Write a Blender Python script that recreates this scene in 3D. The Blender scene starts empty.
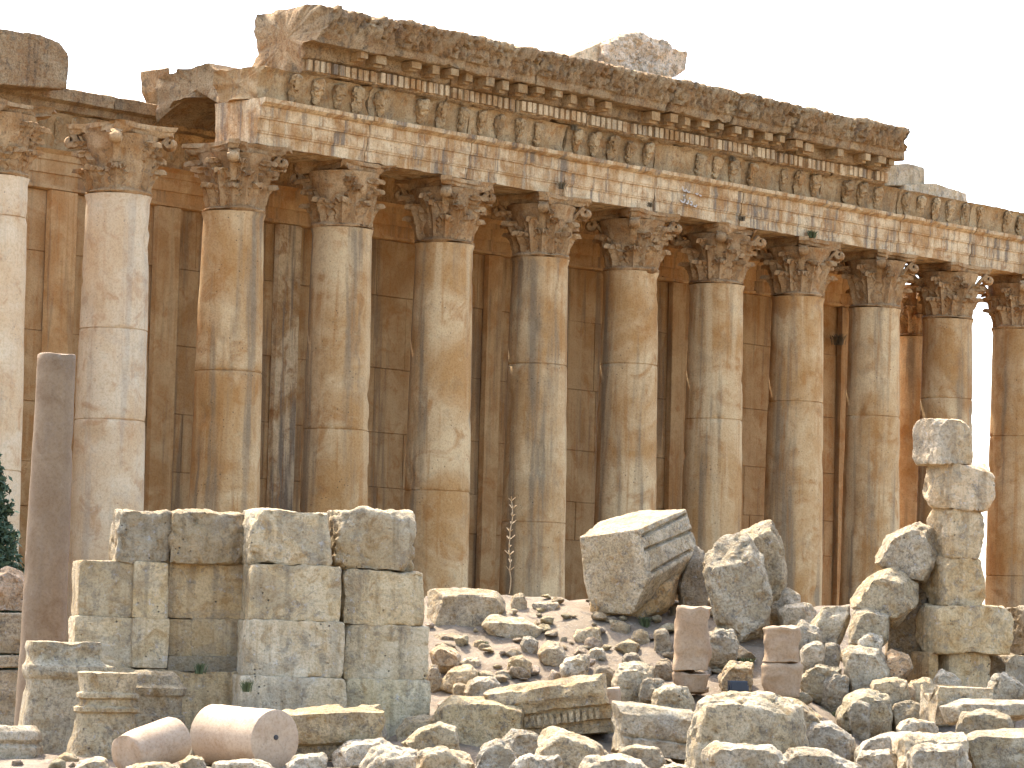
import bpy, bmesh, math, random
import numpy as np
from mathutils import Vector, Matrix

random.seed(7)
R = math.radians
sc = bpy.context.scene
COL = sc.collection

# ------------------------------------------------------------------ camera, sky, sun, exposure
F_PX, PITCH, ROLL = 3459.0, 0.0777, 0.0268
cd = bpy.data.cameras.new('camera'); cam = bpy.data.objects.new('camera', cd); COL.objects.link(cam)
cd.sensor_width = 36.0; cd.lens = F_PX * 36.0 / 1024.0; cd.clip_start = 1.0; cd.clip_end = 20000
CF = Vector((0, math.cos(PITCH), math.sin(PITCH)))
_R0 = Vector((1, 0, 0)); _U0 = Vector((0, -math.sin(PITCH), math.cos(PITCH)))
CR = _R0 * math.cos(ROLL) + _U0 * math.sin(ROLL)
CU = -_R0 * math.sin(ROLL) + _U0 * math.cos(ROLL)
cam.matrix_world = Matrix(((CR.x, CU.x, -CF.x, 0), (CR.y, CU.y, -CF.y, 0), (CR.z, CU.z, -CF.z, 0), (0, 0, 0, 1)))
sc.camera = cam

SUN_EL, SUN_AZ = 57.0, -31.0          # azimuth from +Y (away from camera), negative = to the left
SUN_STRENGTH, SKY_STRENGTH, EXPOSURE = 2.0, 0.15, 2.58
sv = Vector((math.sin(R(SUN_AZ)) * math.cos(R(SUN_EL)), math.cos(R(SUN_AZ)) * math.cos(R(SUN_EL)), math.sin(R(SUN_EL))))
wd = bpy.data.worlds.new('World'); sc.world = wd; wd.use_nodes = True
nt = wd.node_tree; nt.nodes.clear()
sky = nt.nodes.new('ShaderNodeTexSky'); sky.sky_type = 'NISHITA'; sky.sun_disc = False
sky.sun_elevation = R(SUN_EL); sky.sun_rotation = R(SUN_AZ); sky.altitude = 1100; sky.dust_density = 8.0; sky.air_density = 1.0; sky.ozone_density = 1.0
bg = nt.nodes.new('ShaderNodeBackground'); bg.inputs[1].default_value = SKY_STRENGTH
wo = nt.nodes.new('ShaderNodeOutputWorld')
nt.links.new(sky.outputs[0], bg.inputs[0]); nt.links.new(bg.outputs[0], wo.inputs[0])
sl = bpy.data.lights.new('sun', 'SUN'); sl.energy = SUN_STRENGTH; sl.angle = R(0.53); sl.color = (1.0, 0.95, 0.86)
sun = bpy.data.objects.new('sun', sl); COL.objects.link(sun)
sun.rotation_euler = sv.to_track_quat('Z', 'Y').to_euler(); sun.location = (0, 60, 60)
sc.view_settings.view_transform = 'Standard'; sc.view_settings.look = 'None'
sc.view_settings.exposure = EXPOSURE; sc.view_settings.gamma = 1.0; sc.view_settings.use_curve_mapping = False

# ------------------------------------------------------------------ numeric helpers
def _h(ix, iy, iz, s):
    h = (ix.astype(np.int64) * 374761393 + iy.astype(np.int64) * 668265263 + iz.astype(np.int64) * 1440662683 + s * 974711) & 0xffffffff
    h = ((h ^ (h >> 13)) * 1274126177) & 0xffffffff
    h = ((h ^ (h >> 16)) * 2246822519) & 0xffffffff
    return ((h ^ (h >> 15)) & 0xffffff) / float(0xffffff) * 2 - 1

def vnoise(P, s=0):
    i = np.floor(P); f = P - i; u = f * f * f * (f * (f * 6 - 15) + 10)
    ix, iy, iz = i[:, 0], i[:, 1], i[:, 2]
    out = 0
    for a in (0, 1):
        for b in (0, 1):
            for c in (0, 1):
                w = (u[:, 0] if a else 1 - u[:, 0]) * (u[:, 1] if b else 1 - u[:, 1]) * (u[:, 2] if c else 1 - u[:, 2])
                out = out + w * _h(ix + a, iy + b, iz + c, s)
    return out

def fbm(P, s=0, octv=4, gain=0.5):
    a = 1.0; o = 0; t = 0
    for k in range(octv):
        o = o + a * vnoise(P * (2.03 ** k) + 17.3 * k, s + k); t += a; a *= gain
    return o / t

def link(name, me, mat=None, parent=None):
    o = bpy.data.objects.new(name, me); COL.objects.link(o)
    if mat is not None and len(me.materials) == 0: me.materials.append(mat)
    if parent is not None: o.parent = parent
    return o

def mesh_from(name, V, Fc, smooth=True, sharp=48):
    me = bpy.data.meshes.new(name); me.from_pydata([tuple(v) for v in V], [], [tuple(f) for f in Fc]); me.validate()
    me.update()
    if smooth:
        me.polygons.foreach_set('use_smooth', [True] * len(me.polygons))
        me.set_sharp_from_angle(angle=R(sharp))
    return me

def vnormals(V, Fc):
    N = np.zeros_like(V)
    Q = np.array([f for f in Fc if len(f) == 4])
    if len(Q):
        n = np.cross(V[Q[:, 2]] - V[Q[:, 0]], V[Q[:, 3]] - V[Q[:, 1]])
        for k in range(4): np.add.at(N, Q[:, k], n)
    L = np.linalg.norm(N, axis=1, keepdims=True); L[L == 0] = 1
    return N / L

def tag(o, label, cat, group=None, kind=None):
    if label: o['label'] = label
    if cat: o['category'] = cat
    if group: o['group'] = group
    if kind: o['kind'] = kind
    return o

def empty(name, loc, rz=0.0):
    o = bpy.data.objects.new(name, None); COL.objects.link(o); o.location = loc; o.rotation_euler = (0, 0, rz)
    o.empty_display_size = 0.3
    return o

def raydir(px, py):
    return CF + CR * ((px - 512) / F_PX) - CU * ((py - 384) / F_PX)
def at(px, py, D):
    d = raydir(px, py); return d * (D / d.y)
def onplane(px, py, org, nrm):
    d = raydir(px, py); return d * (org.dot(nrm) / d.dot(nrm))

# ------------------------------------------------------------------ materials
def new_mat(name):
    m = bpy.data.materials.new(name); m.use_nodes = True; m.node_tree.nodes.clear(); return m, m.node_tree.nodes, m.node_tree.links

def stone(name, light, dark, stain, grey, scale=1.0, streak=0.5, lichen=0.5, pits=0.5, bump=0.5, tint=False, rough=0.9, var=0.25, bump_d=0.05, speck=0.6, patch=0.0):
    m, n, l = new_mat(name)
    def N(t, **k):
        x = n.new(t)
        for a, b in k.items(): setattr(x, a, b)
        return x
    out = N('ShaderNodeOutputMaterial'); bs = N('ShaderNodeBsdfPrincipled'); l.new(bs.outputs[0], out.inputs[0])
    bs.inputs['Roughness'].default_value = rough
    if 'Specular IOR Level' in bs.inputs: bs.inputs['Specular IOR Level'].default_value = 0.2
    tc = N('ShaderNodeTexCoord'); oi = N('ShaderNodeObjectInfo')
    mul = N('ShaderNodeVectorMath', operation='SCALE'); mul.inputs[0].default_value = (37.1, 61.7, 23.9); l.new(oi.outputs['Random'], mul.inputs['Scale'])
    add = N('ShaderNodeVectorMath', operation='ADD'); l.new(tc.outputs['Object'], add.inputs[0]); l.new(mul.outputs[0], add.inputs[1])
    P = add.outputs[0]
    def noise(sc_, det, rough_, vec=P, dist=0.0):
        x = N('ShaderNodeTexNoise'); x.inputs['Scale'].default_value = sc_; x.inputs['Detail'].default_value = det
        x.inputs['Roughness'].default_value = rough_; x.inputs['Distortion'].default_value = dist; l.new(vec, x.inputs['Vector']); return x.outputs['Fac']
    def ramp(src, a, b):
        x = N('ShaderNodeMapRange'); x.interpolation_type = 'SMOOTHSTEP'; x.inputs['From Min'].default_value = a; x.inputs['From Max'].default_value = b
        l.new(src, x.inputs['Value']); return x.outputs[0]
    def mix(fac, a, b, k=1.0, mode='MIX'):
        x = N('ShaderNodeMix', data_type='RGBA', blend_type=mode); x.clamp_factor = True
        if isinstance(fac, float): x.inputs[0].default_value = fac
        else:
            if k != 1.0:
                mm = N('ShaderNodeMath', operation='MULTIPLY'); mm.inputs[1].default_value = k; l.new(fac, mm.inputs[0]); fac = mm.outputs[0]
            l.new(fac, x.inputs[0])
        for s_, i_ in ((a, 6), (b, 7)):
            if isinstance(s_, tuple): x.inputs[i_].default_value = s_ + (1,)
            else: l.new(s_, x.inputs[i_])
        return x.outputs[2]
    c = mix(ramp(noise(0.7 * scale, 5, 0.6, dist=0.6), 0.36, 0.64), light, dark)
    c = mix(ramp(noise(1.9 * scale, 5, 0.62, dist=0.8), 0.5, 0.68), c, stain, 0.75)
    if streak:
        mp = N('ShaderNodeMapping'); mp.inputs['Scale'].default_value = (2.6, 2.6, 0.16); l.new(P, mp.inputs['Vector'])
        s1 = noise(1.0 * scale, 4, 0.6, mp.outputs[0]); s2 = noise(0.8 * scale + 0.13, 3, 0.55, mp.outputs[0], 0.4)
        c = mix(ramp(s1, 0.5, 0.66), c, grey, streak)
        c = mix(ramp(s2, 0.52, 0.66), c, light, streak * 0.8)
        mp2 = N('ShaderNodeMapping'); mp2.inputs['Scale'].default_value = (7.0, 7.0, 0.35); mp2.inputs['Location'].default_value = (3, 8, 1); l.new(P, mp2.inputs['Vector'])
        s3 = noise(1.0 * scale, 3, 0.6, mp2.outputs[0])
        c = mix(ramp(s3, 0.55, 0.7), c, stain, streak * 0.7)
    if tint: c = mix(1.0, c, oi.outputs['Color'], mode='MULTIPLY')
    if patch:
        c = mix(ramp(noise(0.62 * scale, 7, 0.7, dist=1.2), 0.50, 0.58), c, grey, patch)
        c = mix(ramp(noise(0.85 * scale + .11, 6, 0.66, dist=1.0), 0.57, 0.65), c, stain, patch)
    if lichen:
        lm = noise(2.3 * scale, 9, 0.74, dist=0.5)
        c = mix(ramp(lm, 0.53, 0.63), c, grey, lichen)
        lm2 = noise(5.1 * scale, 6, 0.7, dist=0.3)
        c = mix(ramp(lm2, 0.58, 0.68), c, tuple(min(0.62, v * 1.25 + 0.05) for v in light), lichen * 0.6)
    fine = noise(17.0, 6, 0.75)
    c = mix(ramp(fine, 0.36, 0.56), mix(1.0, c, (speck, speck * .96, speck * .9), mode='MULTIPLY'), c, 1.0)
    vo = N('ShaderNodeTexVoronoi'); vo.inputs['Scale'].default_value = 7.0; vo.inputs['Randomness'].default_value = 1.0; l.new(P, vo.inputs['Vector'])
    pm = ramp(vo.outputs['Distance'], 0.20, 0.08)
    pg = ramp(noise(1.3, 3, 0.6), 0.52, 0.64)
    pmm = N('ShaderNodeMath', operation='MULTIPLY'); l.new(pm, pmm.inputs[0]); l.new(pg, pmm.inputs[1])
    c = mix(pmm.outputs[0], c, tuple(v * 0.35 for v in grey), pits)
    hv = N('ShaderNodeHueSaturation'); l.new(c, hv.inputs['Color'])
    vr = N('ShaderNodeMapRange'); vr.inputs['To Min'].default_value = 1 - var; vr.inputs['To Max'].default_value = 1 + var * 0.6; l.new(oi.outputs['Random'], vr.inputs['Value'])
    l.new(vr.outputs[0], hv.inputs['Value']); l.new(hv.outputs[0], bs.inputs['Base Color'])
    hsum = N('ShaderNodeMath', operation='ADD'); l.new(fine, hsum.inputs[0]); l.new(noise(4.5, 8, 0.7, dist=0.4), hsum.inputs[1])
    hs2 = N('ShaderNodeMath', operation='SUBTRACT'); l.new(hsum.outputs[0], hs2.inputs[0]); l.new(pmm.outputs[0], hs2.inputs[1])
    bp = N('ShaderNodeBump'); bp.inputs['Strength'].default_value = bump; bp.inputs['Distance'].default_value = bump_d
    l.new(hs2.outputs[0], bp.inputs['Height']); l.new(bp.outputs[0], bs.inputs['Normal'])
    return m

M = {}
M['column'] = stone('golden_limestone_shaft', (0.57, 0.395, 0.20), (0.40, 0.215, 0.075), (0.35, 0.16, 0.045), (0.20, 0.145, 0.085), scale=0.55, streak=0.8, lichen=0.22, pits=0.8, bump=0.35, var=0.14, speck=0.80)
M['pale'] = stone('pale_limestone_shaft', (0.640, 0.484, 0.297), (0.570, 0.385, 0.206), (0.460, 0.263, 0.120), (0.330, 0.273, 0.202), scale=0.8, streak=0.35, lichen=0.22, pits=0.5, bump=0.35, var=0.08, speck=0.84)
M['carved'] = stone('carved_limestone', (0.513, 0.352, 0.175), (0.361, 0.207, 0.080), (0.361, 0.167, 0.049), (0.133, 0.097, 0.061), scale=1.4, streak=0.3, lichen=0.5, pits=0.4, bump=0.7, var=0.15, bump_d=0.06, speck=0.72)
M['capital'] = stone('aged_capital_stone', (0.489, 0.314, 0.151), (0.342, 0.184, 0.070), (0.342, 0.150, 0.041), (0.126, 0.086, 0.053), scale=1.4, streak=0.3, lichen=0.5, pits=0.4, bump=0.7, var=0.15, bump_d=0.06, speck=0.72)
M['arch'] = stone('banded_limestone', (0.68, 0.50, 0.28), (0.42, 0.235, 0.09), (0.35, 0.165, 0.052), (0.20, 0.15, 0.10), scale=1.2, streak=0.9, lichen=0.3, pits=0.5, bump=0.7, var=0.12, speck=0.76)
M['cornice'] = stone('weathered_cornice_stone', (0.514, 0.356, 0.184), (0.388, 0.230, 0.100), (0.349, 0.171, 0.060), (0.131, 0.099, 0.064), scale=1.3, streak=0.45, lichen=0.6, pits=0.5, bump=1.0, var=0.12, bump_d=0.09)
M['wall'] = stone('brown_wall_stone', (0.600, 0.381, 0.172), (0.450, 0.237, 0.084), (0.440, 0.200, 0.059), (0.240, 0.153, 0.080), scale=0.9, streak=0.75, lichen=0.12, pits=0.3, bump=0.4, var=0.22, speck=0.84)
M['rock'] = stone('rough_limestone', (0.76, 0.655, 0.485), (0.56, 0.45, 0.29), (0.487, 0.322, 0.151), (0.235, 0.195, 0.14), scale=2.0, streak=0.0, lichen=0.75, pits=0.7, bump=1.0, tint=True, var=0.14, bump_d=0.12, patch=0.34)
M['ashlar'] = stone('stained_ashlar', (0.82, 0.70, 0.50), (0.70, 0.55, 0.335), (0.50, 0.33, 0.15), (0.27, 0.222, 0.155), scale=1.2, streak=0.45, lichen=0.62, pits=0.9, bump=0.9, tint=True, var=0.10, bump_d=0.11, speck=0.74, patch=0.36)
M['pink'] = stone('pink_granite', (0.40, 0.325, 0.225), (0.33, 0.255, 0.17), (0.30, 0.22, 0.135), (0.26, 0.22, 0.17), scale=0.9, streak=0.25, lichen=0.15, pits=0.2, bump=0.3, tint=True, var=0.06, rough=0.75, bump_d=0.03, speck=0.82)

def plain(name, col, rough=0.8):
    m, n, l = new_mat(name); out = n.new('ShaderNodeOutputMaterial'); bs = n.new('ShaderNodeBsdfPrincipled'); l.new(bs.outputs[0], out.inputs[0])
    nz = n.new('ShaderNodeTexNoise'); nz.inputs['Scale'].default_value = 9; nz.inputs['Detail'].default_value = 4
    tc = n.new('ShaderNodeTexCoord'); l.new(tc.outputs['Object'], nz.inputs['Vector'])
    mx = n.new('ShaderNodeMix'); mx.data_type = 'RGBA'; l.new(nz.outputs['Fac'], mx.inputs[0])
    mx.inputs[6].default_value = tuple(v * 0.6 for v in col) + (1,); mx.inputs[7].default_value = tuple(min(1, v * 1.35) for v in col) + (1,)
    l.new(mx.outputs[2], bs.inputs['Base Color']); bs.inputs['Roughness'].default_value = rough
    return m
M['leaf'] = plain('conifer_foliage', (0.045, 0.075, 0.032)); M['bark'] = plain('bark', (0.10, 0.07, 0.045))
M['grass'] = plain('green_weed', (0.09, 0.105, 0.035)); M['dry'] = plain('dry_stalk', (0.32, 0.22, 0.11)); M['dull'] = plain('dull_green_weed', (0.15, 0.11, 0.055))
M['black'] = plain('black_metal_and_hole_shade', (0.02, 0.02, 0.022), 0.45); M['glass'] = plain('lamp_glass', (0.012, 0.012, 0.012), 0.6)
M['paint'] = plain('white_paint', (0.50, 0.44, 0.36))

def ground_mat():
    m, n, l = new_mat('dusty_earth'); out = n.new('ShaderNodeOutputMaterial'); bs = n.new('ShaderNodeBsdfPrincipled'); l.new(bs.outputs[0], out.inputs[0])
    bs.inputs['Roughness'].default_value = 0.95
    tc = n.new('ShaderNodeTexCoord')
    def nz(s, d, r):
        x = n.new('ShaderNodeTexNoise'); x.inputs['Scale'].default_value = s; x.inputs['Detail'].default_value = d; x.inputs['Roughness'].default_value = r; l.new(tc.outputs['Object'], x.inputs['Vector']); return x.outputs['Fac']
    def rmp(s, a, b):
        x = n.new('ShaderNodeMapRange'); x.interpolation_type = 'SMOOTHSTEP'; x.inputs['From Min'].default_value = a; x.inputs['From Max'].default_value = b; l.new(s, x.inputs['Value']); return x.outputs[0]
    def mx(f, a, b):
        x = n.new('ShaderNodeMix'); x.data_type = 'RGBA'; l.new(f, x.inputs[0])
        for s_, i_ in ((a, 6), (b, 7)):
            if isinstance(s_, tuple): x.inputs[i_].default_value = s_ + (1,)
            else: l.new(s_, x.inputs[i_])
        return x.outputs[2]
    c = mx(rmp(nz(0.6, 5, 0.6), 0.35, 0.65), (0.215, 0.158, 0.094), (0.155, 0.108, 0.061))
    c = mx(rmp(nz(3.5, 7, 0.7), 0.5, 0.66), c, (0.12, 0.09, 0.058))
    c = mx(rmp(nz(1.4, 6, 0.7), 0.62, 0.72), c, (0.13, 0.125, 0.065))
    c = mx(rmp(nz(16, 5, 0.7), 0.55, 0.68), c, (0.29, 0.24, 0.175))
    l.new(c, bs.inputs['Base Color'])
    bp = n.new('ShaderNodeBump'); bp.inputs['Strength'].default_value = 0.9; bp.inputs['Distance'].default_value = 0.08
    l.new(nz(7, 8, 0.75), bp.inputs['Height']); l.new(bp.outputs[0], bs.inputs['Normal'])
    return m
M['ground'] = ground_mat()

# ------------------------------------------------------------------ ground: one sheet to the horizon
_pd = np.array([0, 40, 60, 66, 72, 77, 80, 82, 84, 86, 88, 90, 92, 95, 98, 4000.])
_pz = np.array([-1.75, -2.4, -2.55, -2.55, -2.35, -1.30, -.46, .22, .92, 1.32, 1.40, 1.2, 0.3, -3.0, -4.6, -4.8])
_qd = np.array([0, 40, 60, 66, 74, 82, 90, 97, 4000.]); _qz = np.array([-1.75, -2.4, -2.5, -2.45, -2.3, -2.2, -2.6, -4.6, -4.8])
def terrain(X, Y, fine=True):
    X = np.asarray(X, float); Y = np.asarray(Y, float)
    sh = np.clip((X - 6.6) / 2.0, 0, 1); sh = sh * sh * (3 - 2 * sh) * 3.2 * np.clip((Y - 70) / 6, 0, 1) * np.clip((92 - Y) / 5, 0, 1)
    zm = np.interp(Y - sh, _pd, _pz); zl = np.interp(Y, _qd, _qz)
    w = np.clip((X + 3.4) / 1.5, 0, 1); w = w * w * (3 - 2 * w)
    w2 = np.clip((40 - X) / 15, 0, 1); w = w * w2 * w2 * (3 - 2 * w2)
    z = zm * w + zl * (1 - w)
    if fine:
        P = np.stack([X, Y, X * 0], -1).reshape(-1, 3)
        nz = fbm(P * 0.45, 5, 3) * 0.16 + fbm(P * 1.7, 9, 4, .6) * 0.16
        fade = np.clip((130 - np.abs(Y.reshape(-1) - 60)) / 60, 0, 1)
        z = z + (nz * fade).reshape(z.shape)
    return z
xs = np.concatenate([-np.geomspace(3000, 14, 22), np.arange(-13.8, 16, 0.2), np.geomspace(16, 3000, 22)])
ys = np.concatenate([-np.geomspace(500, 6, 8), np.arange(0, 60, 4), np.arange(60, 96, 0.2), np.arange(96, 160, 4), np.geomspace(160, 6000, 20)])
GX, GY = np.meshgrid(xs, ys)
GZ = terrain(GX, GY)
V = np.stack([GX, GY, GZ], -1).reshape(-1, 3); nx = len(xs); ny = len(ys)
I = np.arange(nx * ny).reshape(ny, nx)
Fc = np.stack([I[:-1, :-1], I[:-1, 1:], I[1:, 1:], I[1:, :-1]], -1).reshape(-1, 4)
g = link('ground', mesh_from('ground', V, Fc.tolist(), True, 180), M['ground']); g['kind'] = 'structure'

def hit(px, py):
    d = raydir(px, py); D = np.arange(58, 96, 0.05)
    z = terrain(d.x / d.y * D, D); zr = d.z / d.y * D
    k = np.where(zr <= z)[0]
    return float(D[k[0]]) if len(k) else None

# ------------------------------------------------------------------ generic shapes
def box_grid(dims, cell):
    n = [max(2, int(math.ceil(d / cell))) for d in dims]
    vid = {}; V = []; Fc = []
    def vert(i, j, k):
        key = (i, j, k)
        if key not in vid:
            vid[key] = len(V); V.append(((i / n[0] - .5) * dims[0], (j / n[1] - .5) * dims[1], (k / n[2] - .5) * dims[2]))
        return vid[key]
    for ax in range(3):
        a, b = [(1, 2), (2, 0), (0, 1)][ax]
        for side in (0, n[ax]):
            for i in range(n[a]):
                for j in range(n[b]):
                    q = []
                    for (u, v) in ((i, j), (i + 1, j), (i + 1, j + 1), (i, j + 1)):
                        t = [0, 0, 0]; t[ax] = side; t[a] = u; t[b] = v; q.append(vert(*t))
                    Fc.append(q if side else q[::-1])
    return np.array(V), Fc

def carve(V, Fc, planes, rough, seed, freq=1.0, sharpness=18.0, pit=0.3):
    """project box-grid directions on the convex body given by planes (n, d); then weather it"""
    Nn = np.array([p[0] for p in planes]); Dd = np.array([p[1] for p in planes])
    q = (V @ Nn.T) / Dd[None, :]
    q = np.maximum(q, 1e-6)
    s = (q ** sharpness).sum(1) ** (-1.0 / sharpness)
    W = V * s[:, None]
    Nrm = vnormals(W, Fc)
    P = W * freq + seed * 3.17
    d = fbm(P * 1.3, seed, 3) * 1.0 + fbm(P * 4.2, seed + 11, 4, 0.6) * 0.55
    rid = 1 - np.abs(fbm(P * 2.4, seed + 31, 3)) * 3.0
    d = d - np.maximum(rid - 0.62, 0) * 0.9
    pits = np.maximum(fbm(P * 7.5, seed + 51, 2) - 0.22, 0)
    d = d - pits * 2.2 * pit
    return W + Nrm * (d * rough)[:, None]

def hull_planes(pts):
    bm = bmesh.new()
    for p in pts: bm.verts.new(p)
    r = bmesh.ops.convex_hull(bm, input=bm.verts)
    bm.normal_update()
    out = []
    c = Vector((0, 0, 0))
    for f in bm.faces:
        n = f.normal.copy(); d = n.dot(f.verts[0].co)
        if d < 0: n = -n; d = -d
        if d > 1e-4: out.append((tuple(n), d))
    bm.free()
    return out

def box_planes(dims, rnd, chips=4, chip=0.12):
    hx, hy, hz = [d / 2 for d in dims]
    pl = [((1, 0, 0), hx), ((-1, 0, 0), hx), ((0, 1, 0), hy), ((0, -1, 0), hy), ((0, 0, 1), hz), ((0, 0, -1), hz)]
    for _ in range(chips):
        n = Vector((rnd.choice((-1, 1)) * rnd.uniform(.25, 1), rnd.choice((-1, 1)) * rnd.uniform(.25, 1), rnd.choice((-1, 1, 1)) * rnd.uniform(.1, 1)))
        n.normalize()
        sup = abs(n.x) * hx + abs(n.y) * hy + abs(n.z) * hz
        pl.append((tuple(n), sup * (1 - rnd.uniform(0.3, 1.0) * chip)))
    return pl

def block_mesh(name, dims, seed, rough=0.03, chips=5, chip=0.14, cell=0.06, sharp=22, pit=0.4, freq=1.0):
    rnd = random.Random(seed)
    V, Fc = box_grid(dims, cell)
    V = carve(V, Fc, box_planes(dims, rnd, chips, chip), rough, seed, freq, sharp, pit)
    return mesh_from(name, V, Fc)

def body_from_points(name, pts, seed, rough, mat, label=None, cat='rock', group=None, cell=None, tint=(1, 1, 1), sharp=40, pit=0.5, parent=None, freq=1.0, facets=0, post=None):
    pts = [Vector(p) for p in pts]
    c = sum(pts, Vector()) / len(pts)
    loc = [p - c for p in pts]
    pl = hull_planes(loc)
    if facets:
        rn_ = random.Random(seed + 5); LA = np.array([tuple(p) for p in loc])
        for _ in range(facets):
            n_ = Vector((rn_.gauss(0, 1), rn_.gauss(0, 1), rn_.gauss(0, .8))).normalized(); sup = float((LA @ np.array(tuple(n_))).max())
            pl.append((tuple(n_), sup * (1 - rn_.uniform(.06, .26))))
    A = np.array([tuple(p) for p in loc]); mn, mx = A.min(0), A.max(0)
    dims = (mx - mn); 
    if cell is None: cell = max(0.035, min(0.075, float(dims.max()) / 26))
    V, Fc = box_grid(tuple(dims), cell)
    V = carve(V, Fc, pl, rough, seed, freq, sharp, pit)
    if post: V = post(V, c)
    zb = V[:, 2].min()
    V[:, 2] -= zb
    me = mesh_from(name, V, Fc, True, 34)
    o = link(name, me, mat, parent); o.location = c + Vector((0, 0, zb)); o.color = tuple(tint) + (1,)
    if label: tag(o, label, cat, group)
    return o

_rs = [100]
def rock(name, label, outline, D=None, th=None, rough=0.05, mat='rock', tint=(1, 1, 1), cat='rock', group=None, front=0.8, drop=0.07, lean=0.0, sharp=90, pit=0.5, sink=0.15, facets=6):
    """outline: pixel polygon or (x0,y0,x1,y1); the rock gets its own distance (where its foot meets the ground unless D is given) and thickness"""
    _rs[0] += 1; seed = _rs[0]; rnd = random.Random(seed)
    if len(outline) == 4 and not isinstance(outline[0], tuple):
        x0, y0, x1, y1 = outline; w, h = x1 - x0, y1 - y0
        k = lambda a, b: rnd.uniform(a, b)
        outline = [(x0 + w * k(.08, .22), y0 + h * k(.05, .18)), (x0 + w * k(.35, .65), y0), (x1 - w * k(.06, .25), y0 + h * k(.02, .2)), (x1, y0 + h * k(.3, .6)),
                   (x1 - w * k(.0, .12), y1 - h * k(.0, .12)), (x0 + w * .5, y1), (x0 + w * k(.02, .12), y1 - h * k(.0, .15)), (x0, y0 + h * k(.35, .65))]
    xs_ = [p[0] for p in outline]; ys_ = [p[1] for p in outline]
    cx, cy = sum(xs_) / len(xs_), sum(ys_) / len(ys_); W, H = max(xs_) - min(xs_), max(ys_) - min(ys_)
    if D is None:
        D = hit(cx, max(ys_) - 1) or 66.0
    wm, hm = W / F_PX * D, H / F_PX * D
    if th is None: th = max(0.35 * wm, min(wm * 0.95, hm * 1.35))
    pts = []
    for (x, y) in outline:
        fx, fy = cx + (x - cx) * (front + rnd.uniform(-.09, .09)), cy + (y - cy) * (front + rnd.uniform(-.09, .06)) + H * drop
        if y > cy: fy = max(fy, y - H * 0.06)
        pts.append(at(fx, min(fy, max(ys_)), D + lean * (max(ys_) - y) / F_PX * D))
        pts.append(at(x, y, D + th * rnd.uniform(.3, .5) + lean * (max(ys_) - y) / F_PX * D))
        bx, by = cx + (x - cx) * 0.72, cy + (y - cy) * 0.75
        pts.append(at(bx, by, D + th))
    if sink:   # carry the foot a little into the ground it rests on
        for (x, y) in outline:
            if y > cy + H * .2:
                p = at(cx + (x - cx) * .9, y, D + th * .5); q = p - Vector((0, 0, sink * hm)); zt = float(terrain(q.x, q.y)) - .08; gap = q.z - zt
                if 0 < gap < .9: q.z = zt
                pts.append(q)
    return body_from_points(name, pts, seed, 1.35 * rough * min(1.0, max(wm, hm)), M[mat], label, cat, group, tint=tint, sharp=sharp, pit=pit, facets=facets, freq=1.0 / max(0.35, min(1.2, max(wm, hm))))

def lathe(prof, seg, closed_top=True):
    V = []; Fc = []
    for (r, z) in prof:
        for k in range(seg):
            a = 2 * math.pi * k / seg; V.append((r * math.cos(a), r * math.sin(a), z))
    for i in range(len(prof) - 1):
        for k in range(seg):
            k2 = (k + 1) % seg
            Fc.append((i * seg + k, i * seg + k2, (i + 1) * seg + k2, (i + 1) * seg + k))
    if closed_top:
        Fc.append(tuple(range(seg - 1, -1, -1))); Fc.append(tuple((len(prof) - 1) * seg + k for k in range(seg)))
    return np.array(V), Fc

def boxes(lst):
    V = []; Fc = []
    for (x0, x1, y0, y1, z0, z1) in lst:
        b = len(V); V += [(x0, y0, z0), (x1, y0, z0), (x1, y1, z0), (x0, y1, z0), (x0, y0, z1), (x1, y0, z1), (x1, y1, z1), (x0, y1, z1)]
        Fc += [(b, b + 3, b + 2, b + 1), (b + 4, b + 5, b + 6, b + 7), (b, b + 1, b + 5, b + 4), (b + 1, b + 2, b + 6, b + 5), (b + 2, b + 3, b + 7, b + 6), (b + 3, b, b + 4, b + 7)]
    return np.array(V, float), Fc

# ------------------------------------------------------------------ the temple's own frame
AL = 0.8172; O0 = Vector((-8.2382, 100.116, 0)); TE = Vector((math.cos(AL), math.sin(AL), 0)); TN = Vector((math.sin(AL), -math.cos(AL), 0))
SP = 4.4; ZN = 12.545; ZA = ZN + 1.99; ZB = -3.0         # column spacing, neck, top of capital, foot of shaft
def tw(t, o, z): return O0 + TE * t + TN * o + Vector((0, 0, z))
def tpx(px, py, o):       # pixel -> (t, z) on the plane at outward offset o
    p = onplane(px, py, tw(0, o, 0), TN); return (p - O0).dot(TE), p.z

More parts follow.
